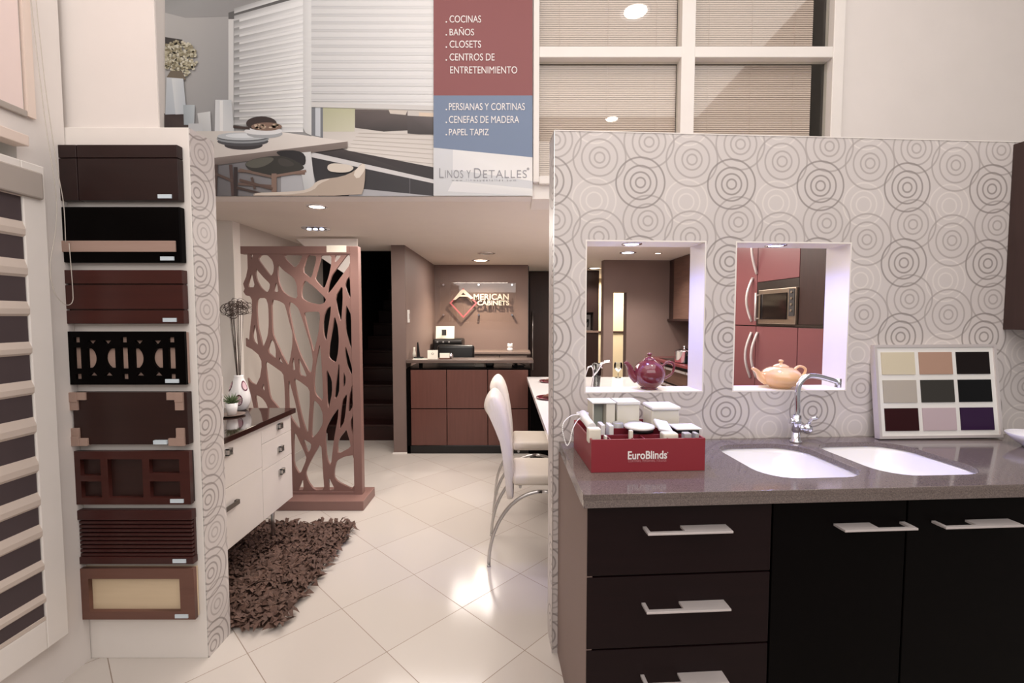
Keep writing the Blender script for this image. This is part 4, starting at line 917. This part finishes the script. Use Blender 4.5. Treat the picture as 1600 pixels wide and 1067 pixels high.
# printer on the back counter
pr = thing('printer', 'black printer with a raised cream paper tray behind the desk', 'printer', (-.95, 6.55, zs_))
a, b = atY(676, 545, 6.42), atY(722, 532, 6.42)
box('body', 'black', (a.x, b.x, 6.43, 6.78, zs_+.001, b.z+.02), pr, bev=.02); box('output_lip', 'dkgrey', (a.x+.03, b.x-.005, 6.40, 6.45, b.z-.03, b.z+.005), pr, bev=.008)
a, b = atY(680, 538, 6.6), atY(709, 509, 6.6); g = G(); g.box(a.x, b.x, -.004, .004, 0, b.z-a.z+.02, bev=.003, mtx=Matrix.Translation((0, 6.62, a.z-.02)) @ Matrix.Rotation(R(-12), 4, 'X')); mk('paper_tray', g, 'paper', pr, label='upright cream tray')
a, b = atY(690, 524, 6.58), atY(697, 515, 6.58); box('dark_square', 'dkgrey', (a.x, b.x, 6.60, 6.604, a.z, b.z), pr)
for k in range(3): g = G(); g.cyl((atY(684+k*9, 534, 6.42).x, 6.395, atY(684, 534, 6.42).z), (atY(684+k*9, 534, 6.42).x, 6.402, atY(684, 534, 6.42).z), .012, 12); mk('button', g, 'grey', pr, label='light grey button')
# desk-top things
cy = 5.05
def desk_box(name, m, px0, py0, px1, py1, lab, cat, dep=.02, y=cy):
    a, b = atY(px0, py1, y), atY(px1, py0, y); return box(name, m, (a.x, b.x, y, y+dep, ct+.0005, b.z), bev=.001, label=lab, cat=cat)
cs = thing('sign_card', 'upright white counter card with a small grey emblem', 'card', (dx(676), cy, ct))
a, b = atY(668, 562, cy), atY(684, 547, cy); box('card', 'paper', (a.x, b.x, cy, cy+.003, ct+.0005, b.z), cs); box('holder', 'acryl', (a.x-.004, b.x+.004, cy+.004, cy+.05, ct+.0005, ct+.02), cs)
g = G(); m_ = (a.x+b.x)/2; g.tube([(m_-.014, cy-.001, b.z-.04), (m_, cy-.001, b.z-.028), (m_+.014, cy-.001, b.z-.04), (m_, cy-.001, b.z-.052), (m_-.014, cy-.001, b.z-.04)], .002, 5); mk('emblem', g, 'dkgrey', cs)
ck = thing('card_holder', 'small tray of cream business cards beside the upright white card', 'card holder', (dx(694), cy, ct))
a, b = atY(687, 562, cy), atY(702, 552, cy); box('cards', 'paper', (a.x, b.x, cy+.005, cy+.03, ct+.004, b.z), ck); box('tray', 'midbrown', (a.x-.004, b.x+.004, cy-.003, cy+.035, ct+.0005, ct+.014), ck)
g = G(); x = dx(650); 
stn = thing('pen_stand', 'black desk stand with a tall thin holder at the desk end', 'stand', (x, cy+.08, ct))
g.box(x-.045, x+.05, cy+.04, cy+.12, ct+.0005, ct+.02, bev=.006); mk('base', g, 'black', stn); g = G(); zz = atY(648, 534, cy+.08).z; g.prism([(x-.02, cy+.075, ct+.02), (x+.016, cy+.075, ct+.02), (x-.002, cy+.075, zz), (x-.014, cy+.075, zz-.01)], (0,.02,0)); mk('upright', g, 'black', stn)
g = G(); x = dx(641); g.lathe((x, cy+.15, ct+.0005), [(.001,0),(.02,0),(.02,.05),(.012,.09),(.012,.12),(.001,.122)], 16); mk('lotion_bottle', g, 'cream', label='small cream bottle by the taupe pillar on the desk', cat='bottle')
box('paper_stack', 'paper', (dx(645), dx(668), DY-.0, DY+.06, ct+.0005, ct+.008), label='flat white papers lying near the desk front edge', cat='papers')
g = G(); a = atY(704, 556, cy+.04); g.blob((a.x, cy+.06, ct+.031), (.028,.028,.03)); mk('silver_ball', g, 'chrome', label='little shiny silver ball beside the business cards', cat='ornament')
zi = zt_+.0055
for px0, px1, m, lab, nm, hh in ((740,756,'paper','white box on the inner ledge under the counter','white_box',.045), (757,771,'black','black telephone base under the raised counter','telephone',.06), (800,820,'black','black tangle of cable and adapter under the counter end','cable_bundle',.02)):
    g = G(); a, b = dx(px0), dx(px1); g.box(a, b, DY+.14, DY+.24, zi, zi+hh, bev=.006 if nm != 'telephone' else .018)
    if nm == 'telephone': g.tube(spl([(a+.01, DY+.16, zi+hh), (a+.03, DY+.16, zi+hh+.015), (b-.03, DY+.16, zi+hh+.015), (b-.01, DY+.16, zi+hh)]), .012, 8)
    if nm == 'cable_bundle': g.tube(spl([(a, DY+.13, zi+.01), (a+.03, DY+.12, zi+.05), (a+.07, DY+.13, zi+.05), (b, DY+.13, zi+.02), (b+.02, DY+.12, zi+.01)]), .004, 6)
    mk(nm, g, m, label=lab, cat={'white_box':'box','telephone':'telephone','cable_bundle':'cable'}[nm])
# light switch on the pillar's side
p = Vector((-1.154, 5.35, 0)); d = ray(638, 494); zsw = CH+d.z*(-1.154/d.x); ysw = d.y*(-1.154/d.x)
sw = thing('light_switch', 'narrow white light switch on the taupe side wall by the desk', 'switch', (-1.154, ysw, zsw)); box('cover_plate', 'plastic', (-1.1545, -1.146, ysw-.04, ysw+.04, zsw-.07, zsw+.07), sw, bev=.002); box('rocker', 'grey', (-1.146, -1.142, ysw-.015, ysw+.015, zsw-.03, zsw+.03), sw)
# acrylic sign
SGY = 6.86
sg_ = thing('acrylic_sign', 'clear acrylic sign with rose diamond and cream letters on the taupe wall', 'sign', (-.5, 6.85, 1.42))
a, b = atY(688, 503, SGY-.04), atY(806, 441, SGY-.04); box('acrylic_panel', 'acryl', (a.x, b.x, SGY-.05, SGY-.042, a.z, b.z), sg_, bev=.001)
for px in (693, 748, 800):
    for py in (445, 492): c = atY(px, py, SGY-.05); g = G(); g.cyl((c.x, SGY-.06, c.z), (c.x, 6.879, c.z), .014, 14); mk('standoff', g, 'chrome', sg_)
yl = SGY-.054
def q_(px, py): a = atY(px, py, yl); return (a.x, a.z)
cxp, czp = q_(724, 473.5); ro = abs(q_(724, 450)[1]-czp)
me = plate([[(cxp, czp+ro), (cxp+ro*.92, czp), (cxp, czp-ro), (cxp-ro*.92, czp)], [(cxp, czp+ro*.87), (cxp+ro*.80, czp), (cxp, czp-ro*.87), (cxp-ro*.80, czp)]], .012); me.transform(Matrix.Translation((0, yl, 0)) @ TOXZ); finish('diamond', me, 'pinkline', sg_, None, FW, label='rose diamond outline')
ap = [(708,468.5),(721,452.5),(726,452.5),(740,466),(736,467.5),(731,463.5),(718,463.5),(712,468.5)]; ai = [(720.5,461),(728,461),(724,457)]
me = plate([[q_(*p) for p in ap], [q_(*p) for p in ai]], .012); me.transform(Matrix.Translation((0, yl-.014, 0)) @ TOXZ); finish('letter_a', me, 'letter', sg_, None, FW)
def stext(s, x0, y0, x1, y1): a, b = q_(x0, y0), q_(x1, y1); text('lettering', s, a[0], b[1], b[0]-a[0], a[1]-b[1], yl-.008, 'letter', sg_, .012, off=.02)
stext('MERICAN', 740, 459, 795, 468.5); stext('CABINETS', 746, 469.5, 795.5, 477)

# ------------------------------------------------------------ foreground counter with twin basins
cz0, cz1 = .914, .958
def rr(u0, u1, v0, v1, r, n=6):
    o = []
    for cx, cy_, a0 in ((u1-r, v1-r, 0), (u0+r, v1-r, 90), (u0+r, v0+r, 180), (u1-r, v0+r, 270)):
        for k in range(n+1): a_ = R(a0+90*k/n); o.append((cx+r*math.cos(a_), cy_+r*math.sin(a_)))
    return o
S1, S2 = (.655, 1.035, -.505, -.09), (1.085, 1.475, -.505, -.09)
ct0 = cz1-.020
me = plate([[(.006,-.60),(3.0,-.60),(3.0,-.002),(.03,-.002)], rr(*S1, .11), rr(*S2, .11)], .020-.004, bev=.002); me.transform(Matrix.Translation((0,0,(ct0+cz1)/2)))
g = G(); g.b.from_mesh(me); g.box(.0045, 3.0, -.6015, -.565, cz0, cz1-.0003, bev=.002); g.prism([(.0045,-.566,cz0),(.0285,-.0025,cz0),(.045,-.0025,cz0),(.04,-.566,cz0)], (0,0,cz1-.0003-cz0)); g.b.to_mesh(me)
finish('granite_worktop', me, 'granite', None, None, FK, label='grey speckled granite worktop with two undermounted basins', cat='worktop')
for S_, lab in ((S1, 'white undermount basin nearer the red sample box'), (S2, 'white undermount basin nearer the colour swatch board')):
    g = G(); prev = None; u0, u1, v0, v1 = S_
    for dz_, ins in ((-.0005, -.012), (-.0005, -.004), (-.02, .0), (-.06, .012), (-.10, .03), (-.125, .07), (-.13, .13)):
        pr_ = rr(u0+ins, u1-ins, v0+ins, v1-ins, max(.03, .11-ins*.5)); ring_ = [g.b.verts.new((p[0], p[1], ct0+dz_)) for p in pr_]
        if prev:
            for k in range(len(ring_)): g._f([prev[k], prev[(k+1)%len(ring_)], ring_[(k+1)%len(ring_)], ring_[k]], True)
        prev = ring_
    g._f(prev, True); sk = thing('sink_basin', lab, 'sink', ((u0+u1)/2, (v0+v1)/2, ct0-.13), FK, 'twin basins in the granite worktop')
    bs = mk('bowl', g, 'ceramic', sk); md = bs.modifiers.new('thick', 'SOLIDIFY'); md.thickness = .004; md.offset = 0
    g = G(); g.lathe(((u0+u1)/2, (v0+v1)/2, ct0-.127), [(.001,.002),(.03,.002),(.035,0)], 20); mk('drain', g, 'chrome', sk)
bw = thing('base_cabinet', 'near-black base cabinet under granite with three drawers and wide doors', 'cabinet', (1.5, -.3, 0), FK)
CV = -.562
g = G(); g.box(.045, 2.95, CV+.022, -.001, .1, .70); g.box(.045, .60, CV+.022, -.001, .70, cz0-.002); g.box(1.5, 2.95, CV+.022, -.001, .70, cz0-.002); g.box(.60, 1.5, CV+.022, CV+.05, .70, cz0-.002); mk('carcass', g, 'black_lac', bw)
box('side_panel', 'taupe', (.025, .044, CV+.004, -.001, .0, cz0-.002), bw, bev=.001, label='grey-brown side panel')
g = G(); g.box(.045, 2.95, CV+.07, -.01, 0, .1); mk('plinth', g, 'black_lac', bw)
def flat_handle(par, u0, u1, z, notch):
    g = G(); v0_, v1_ = CV-.05, CV-.001; t_ = .007; n0, n1 = notch
    g.box(u0, u1, v0_, v0_+.014, z, z+t_, bev=.0012)
    if n0 > u0: g.box(u0, n0, v0_+.013, v1_, z, z+t_)
    if n1 < u1: g.box(n1, u1, v0_+.013, v1_, z, z+t_)
    g.box(u0, u1, v1_-.003, v1_, z-.012, z+t_) if False else None
    mk('handle', g, 'handle', par, label='flat pale metal pull')
for z0_, z1_, hz in ((.677,.898,.828),(.436,.671,.578),(.195,.430,.338)):
    d = box('drawer', 'espresso', (.026, .628, CV, CV+.02, z0_, z1_), bw, bev=.002); flat_handle(d, .203, .474, hz, (.215, .325))
d = box('drawer', 'espresso', (.026, .628, CV, CV+.02, .11, .189), bw, bev=.002)
d = box('door', 'black_lac', (.634, 1.088, CV, CV+.02, .11, .898), bw, bev=.002, label=None); flat_handle(d, .838, 1.103-.02, .820, (.96, 1.065))
d = box('door', 'black_lac', (1.094, 1.60, CV, CV+.02, .11, .898), bw, bev=.002); flat_handle(d, 1.177, 1.447, .820, (1.19, 1.295))
d = box('door', 'black_lac', (1.606, 2.2, CV, CV+.02, .11, .898), bw, bev=.002)
# wall cabinet at the right-hand end
rc = thing('wall_cabinet', 'dark brown wall cabinet at the far end of the ring wallpaper', 'cabinet', (2.4, -.18, 1.44), FK)
box('side_panel', 'darkpanel', (2.07, 2.09, -.36, -.001, 1.442, 2.27), rc, bev=.002); box('carcass', 'darkpanel', (2.091, 2.9, -.34, -.001, 1.445, 2.27), rc); box('door', 'darkpanel', (2.092, 2.6, -.36, -.342, 1.445, 2.27), rc, bev=.002)
# faucet
fv = -.076
fa = thing('kitchen_faucet', 'chrome mixer tap with a swept spout between the two basins', 'faucet', (1.047, fv, cz1), FK)
g = G(); g.lathe((1.048, fv, cz1+.0005), [(.001,0),(.024,0),(.024,.006),(.017,.012),(.016,.05),(.001,.05)], 24); g.tube([(1.048,fv,cz1+.05),(1.048,fv,cz1+.12)], .019, 20); mk('body', g, 'chrome', fa)
g = G(); P_ = [kV(x, y, fv) for x, y in ((1246.5,665),(1246,640),(1246,614),(1250,598),(1261,588),(1278,588),(1300,594),(1308,597))]; P_[0] = Vector((1.048,fv,cz1+.12)); g.tube(spl(P_), .0115, 16); mk('spout', g, 'chrome', fa)
e = P_[-1]; g = G(); g.cyl(e+Vector((.004,0,.016)), e+Vector((.004,0,-.022)), .013, 20); mk('aerator', g, 'chrome', fa)
h = Vector((1.09, fv-.01, cz1+.062)); g = G(); g.cyl((1.055,fv,cz1+.062), (1.085,fv-.008,cz1+.062), .016, 20); g.blob(h, (.022,.022,.022)); mk('handle_ball', g, 'chrome', fa)
g = G(); g.tube([h+Vector((0,0,.01)), h+Vector((.012,-.01,.045)), h+Vector((.03,-.02,.052))], [.007,.007,.009], 10); mk('lever', g, 'chrome', fa)
g = G(); g.cyl((1.04,fv,cz1+.09), (1.015,fv-.005,cz1+.095), .012, 14); mk('side_knob', g, 'chrome', fa)

# swatch board
sb2 = thing('swatch_board', 'white framed board of nine lacquer colour swatches leaning on the wallpaper', 'sample board', (1.7, -.05, cz1+.001), FK)
SB = Matrix.Translation((1.438, -.062, cz1+.0045)) @ Matrix.Rotation(R(-7), 4, 'X') @ Matrix.Rotation(R(-1.5), 4, 'Z')
W_, H_ = .565, .415
def sbbox(nm, m, d, par=sb2, bev=0, label=None): g = G(); g.box(*d, bev=bev, mtx=SB); return mk(nm, g, m, par, label=label)
sbbox('board', 'plastic', (.012, W_-.012, -.002, .012, .012, H_-.012)); 
g = G(); g.box(0, .012, -.008, .02, 0, H_, mtx=SB); g.box(W_-.012, W_, -.008, .02, 0, H_, mtx=SB); g.box(.012, W_-.012, -.008, .02, 0, .012, mtx=SB); g.box(.012, W_-.012, -.008, .02, H_-.012, H_, mtx=SB); mk('frame', g, 'handle', sb2)
sw_c = [[(206,196,172),(172,140,122),(20,10,9)],[(176,168,158),(56,54,50),(6,6,8)],[(46,12,16),(190,172,178),(48,24,58)]]
nmz = [['cream','tan','near-black brown'],['warm grey','charcoal','black'],['deep maroon','pale mauve','dark purple']]
for j in range(3):
    for i in range(3):
        mm = mat('swatch_'+nmz[j][i].replace(' ', '_'), sw_c[j][i], .3, var=0, spec=.2); x0 = .032+i*.173; z0 = H_-.034-.099-j*.124
        sbbox('swatch', mm, (x0, x0+.152, -.006, -.0021, z0, z0+.099), label=nmz[j][i]+' swatch')
# bowl
g = G(); bp = kV(1600, 700, -.2); g.lathe((1.985, -.22, cz1+.0005), [(.001,0),(.04,0),(.045,.006),(.075,.03),(.095,.055),(.092,.057),(.07,.034),(.001,.012)], 36); mk('bowl', g, 'bowl', frame=FK, label='small white porcelain bowl on the granite beyond the colour swatch board', cat='bowl')

# teapots
def teapot(name, label, m, c, rx, rz, sph, k=1.0):
    x, y, z = c; t_ = thing(name, label, 'teapot', c, FK, 'teapots in the niches')
    g = G(); n = 14; prof = [(.001, 0), (rx*.5, 0), (rx*.55, .004)]
    for i in range(2, n-1): th_ = math.pi*i/n; prof.append((rx*math.sin(th_)**(.8 if not sph else 1), rz-rz*math.cos(th_)))
    topz = prof[-1][1]; prof.append((rx*.40, topz+.002)); g.lathe(c, prof, 36); mk('body', g, m, t_)
    g = G(); g.lathe((x, y, z+topz), [(rx*.40,0),(rx*.38,.006),(rx*.2,.014),(.008,.016),(.006,.02),(.011,.027),(.009,.033),(.001,.035)], 28); mk('lid', g, m, t_)
    g = G(); pts = spl([(x-rx*.80, y, z+rz*.62), (x-rx*1.12, y, z+rz*.95), (x-rx*1.28, y, z+rz*1.45), (x-rx*1.58, y, z+rz*1.82)]); g.tube(pts, [.021*k-(.021*k-.0075)*i/(len(pts)-1) for i in range(len(pts))], 14); mk('spout', g, m, t_)
    return t_
a = kV(1014, 612, .07); NB = NZ0+.0065
tp = teapot('teapot', 'round burgundy glazed teapot in the first niche', 'redpot', (a.x, .07, NB), .071, .068, True)
x, y, z = a.x, .07, NB; g = G(); g.tube(spl([(x+.058, y, z+.102), (x+.085, y, z+.122), (x+.113, y, z+.108), (x+.105, y, z+.07), (x+.064, y, z+.045)]), .0058, 10); mk('handle', g, 'redpot', tp)
a = kV(1219, 609, .07)
tp = teapot('teapot', 'low peach-coloured glazed teapot in the niche behind the tap', 'orangepot', (a.x, .07, NB), .086, .050, False, .9)
x = a.x; g = G(); g.tube(spl([(x+.06, y, z+.078), (x+.088, y, z+.098), (x+.118, y, z+.085), (x+.108, y, z+.055), (x+.074, y, z+.035)]), .006, 10); mk('handle', g, 'orangepot', tp)

# ------------------------------------------------------------ red sample box with blind fittings
rb = thing('sample_box', 'wine-red divided box of blind fittings with white lettering on its front', 'box', (.275, -.26, cz1), FK)
bu0, bu1, bv0, bv1, bh = .072, .478, -.410, -.10, .115; z0 = cz1+.001
box('front_wall', 'red_box', (bu0, bu1, bv0, bv0+.006, z0, z0+bh), rb); box('back_wall', 'red_box', (bu0, bu1, bv1-.006, bv1, z0, z0+bh), rb)
box('side_wall', 'red_box', (bu0, bu0+.006, bv0+.0062, bv1-.0062, z0, z0+bh), rb); box('side_wall', 'red_box', (bu1-.006, bu1, bv0+.0062, bv1-.0062, z0, z0+bh), rb)
box('floor_board', 'red_box_in', (bu0+.0062, bu1-.0062, bv0+.0062, bv1-.0062, z0, z0+.006), rb)
g = G()
for v in (-.345, -.25): g.box(bu0+.0062, bu1-.0062, v, v+.004, z0+.006, z0+bh-.001)
for u in (.14, .222, .262, .345, .41): g.box(u, u+.004, bv0+.0062, -.3452, z0+.006, z0+bh-.001)
for u in (.12, .25, .36): g.box(u, u+.004, -.2458, bv1-.0062, z0+.006, z0+bh-.001)
mk('dividers', g, 'red_box_in', rb, label='wine-red dividers')
def btext(s, x0, y0, x1, y1, m, sp=1.0, off=0): a, b = kV(x0, y0, bv0), kV(x1, y1, bv0); text('lettering', s, a.x, b.z, b.x-a.x, a.z-b.z, bv0-.0008, m, rb, .0008, frame=FK, spacing=sp, off=off)
btext('EuroBlinds', 981, 705, 1042, 716.5, 'txt', off=.02); btext('CORTINAS, PERSIANAS, TOLDOS', 981.5, 718.5, 1041, 721.5, 'txtpink'); btext('®', 1042.3, 706, 1044, 708, 'txt')
FG = 'blind fittings in the red box'
def fit(name, label, cat, g, m): return mk(name, g, m, frame=FK, label=label, cat=cat, group=FG)
def P3(px, py, v): return kV(px, py, v)
# three white cassette ends at the back
a, b = P3(926, 662, -.20), P3(961, 628, -.20); c = thing('blind_cassette', 'open-ended white blind cassette standing in the box corner by the wallpaper edge', 'blind fitting', ((a.x+b.x)/2, -.16, z0+.007), FK, FG)
g = G(); g.box(a.x, a.x+.004, -.20, -.11, z0+.007, b.z-.006); g.box(a.x, b.x, -.114, -.11, z0+.007, b.z-.006); g.box(b.x-.034, b.x, -.20, -.114, z0+.007, b.z-.006); mk('shell', g, 'cream', c); box('lid', 'plastic', (a.x-.003, b.x+.003, -.205, -.108, b.z-.006, b.z), c, bev=.0015); box('inner_panel', 'sage', (a.x+.006, b.x-.036, -.15, -.146, z0+.007, b.z-.008), c, label='grey-green inner panel')
a, b = P3(964, 655, -.20), P3(1001, 627.5, -.20); c = thing('blind_cassette', 'closed square white blind cassette, middle of the three tall ones', 'blind fitting', ((a.x+b.x)/2, -.16, z0+.007), FK, FG)
box('body', 'cream', (a.x+.002, b.x-.002, -.195, -.112, z0+.007, b.z-.012), c, bev=.003); box('lid', 'plastic', (a.x, b.x, -.20, -.11, b.z-.012, b.z), c, bev=.002)
a, b = P3(1017, 663, -.22), P3(1064, 635, -.22); c = thing('blind_cassette', 'widest white blind cassette with rounded front lip near the first niche', 'blind fitting', ((a.x+b.x)/2, -.16, z0+.007), FK, FG)
box('body', 'cream', (a.x+.004, b.x-.002, -.215, -.115, z0+.007, b.z-.016), c, bev=.006); box('lid', 'plastic', (a.x+.002, b.x, -.225, -.11, b.z-.016, b.z), c, bev=.007)
zt2 = z0+bh
for k, lab in ((0, 'thin white slat upright nearer the box side'), (1, 'thin white slat upright nearer the disc')):
    a = P3(937+k*13, 660, -.26); g = G(); g.box(a.x-.008, a.x+.008, -.31, -.255, zt2-.06, zt2+.028-k*.004, bev=.002); fit('bracket_strip', lab, 'blind fitting', g, 'plastic')
for px, r_, lab in ((967, .022, 'grey ribbed tube end beside the thin white slats'), (995, .03, 'wider grey tube end behind the white disc')):
    a = P3(px, 664, -.24); g = G(); g.lathe((a.x, -.225, zt2-.07), [(.001,0),(r_,0),(r_,.085),(r_-.004,.088),(r_-.006,.08),(.001,.08)], 24); fit('roller_tube', lab, 'blind fitting', g, 'grey')
a = P3(998, 667, -.30); g = G(); g.lathe((a.x, -.305, zt2+.014), [(.001,0),(.052,0),(.056,.004),(.054,.010),(.03,.013),(.001,.013)], 36); g.setm(1); g.lathe((a.x+.008, -.30, zt2+.0), [(.001,0),(.045,0),(.045,.012),(.001,.012)], 30); c = fit('end_disc', 'round white end disc lying across the red dividers', 'blind fitting', g, 'plastic'); c.data.materials.append(M['black'])
a = P3(985, 679, -.375); g = G(); g.box(a.x-.007, a.x+.007, -.385, -.372, zt2-.05, zt2+.024, bev=.002); fit('clip', 'upright cream clip in front of the white disc', 'blind fitting', g, 'cream')
a = P3(946, 682, -.385); g = G(); g.box(a.x-.004, a.x+.004, -.395, -.375, zt2-.05, zt2+.008, bev=.001); fit('clip', 'short cream clip by the front corner of the box', 'blind fitting', g, 'cream')
a = P3(1036, 670, -.30); g = G(); g.box(-.028, .028, -.034, .034, -.006, .006, bev=.004, mtx=Matrix.Translation((a.x, -.30, zt2+.018)) @ Matrix.Rotation(R(22), 4, 'X') @ Matrix.Rotation(R(14), 4, 'Y')); fit('mount_plate', 'tilted white mounting plate beside the disc', 'blind fitting', g, 'plastic')
a, b = P3(1036, 683, -.39), P3(1060, 676, -.39); g = G(); g.box(a.x, b.x, -.395, -.355, zt2-.04, zt2+.014, bev=.006); fit('cap_block', 'chunky cream end block at the front of the box', 'blind fitting', g, 'cream')
a, b = P3(1050, 672, -.30), P3(1090, 664, -.30); c = thing('cover_plate', 'flat pale lavender-white cover over a dark fitting at the box end', 'blind fitting', ((a.x+b.x)/2, -.3, zt2), FK, FG); box('plate', 'plastic', (a.x, b.x-.004, -.345, -.262, zt2+.012, zt2+.018), c, bev=.002); box('dark_insert', 'black', (a.x+.006, b.x-.012, -.338, -.27, zt2-.03, zt2+.0115), c, label='black insert')
for px, lab, wq in ((1074, 'larger grey block by the box end', .013), (1088, 'small grey block in the box corner', .007)):
    a = P3(px, 680, -.39); g = G(); g.box(a.x-wq, a.x+wq, -.398, -.368, zt2-.05, zt2+.014, bev=.003); fit('grey_block', lab, 'blind fitting', g, 'grey')
# chain drive at the box's side with its bead loop
cd = thing('chain_drive', 'white blind chain drive on the box side with hanging bead chain', 'blind fitting', (.1, -.3, zt2), FK, FG)
g = G(); A, B = P3(910, 648, -.22), P3(925, 668, -.34); g.tube([A, (A+B)/2, B], [.019, .016, .017], 18); g.lathe((A.x, A.y, A.z-.004), [(.001,0),(.024,0),(.024,.012),(.001,.012)], 20); mk('drive_tube', g, 'plastic', cd)
g = G(); a, b = P3(918, 676, -.37), P3(938, 668, -.37); g.box(a.x, b.x, -.385, -.35, zt2-.02, b.z, bev=.006); mk('end_block', g, 'cream', cd)
pts = spl([P3(904, 648, -.24), P3(892, 650, -.30), P3(881, 660, -.34), P3(879, 673, -.35), P3(883, 690, -.35), P3(886.5, 696, -.35), P3(891, 688, -.34), P3(895, 670, -.32), P3(903, 656, -.27), P3(912, 651, -.23)], 12)
for p in pts: p.x = min(p.x, .066) if p.z < zt2 else p.x
g = G(); g.tube(pts, .0016, 6)
L = 0
for i in range(1, len(pts)):
    L += (pts[i]-pts[i-1]).length
    if L > .0055: g.blob(pts[i], (.0027,.0027,.0027), 4, 6); L = 0
mk('bead_chain', g, 'plastic', cd)
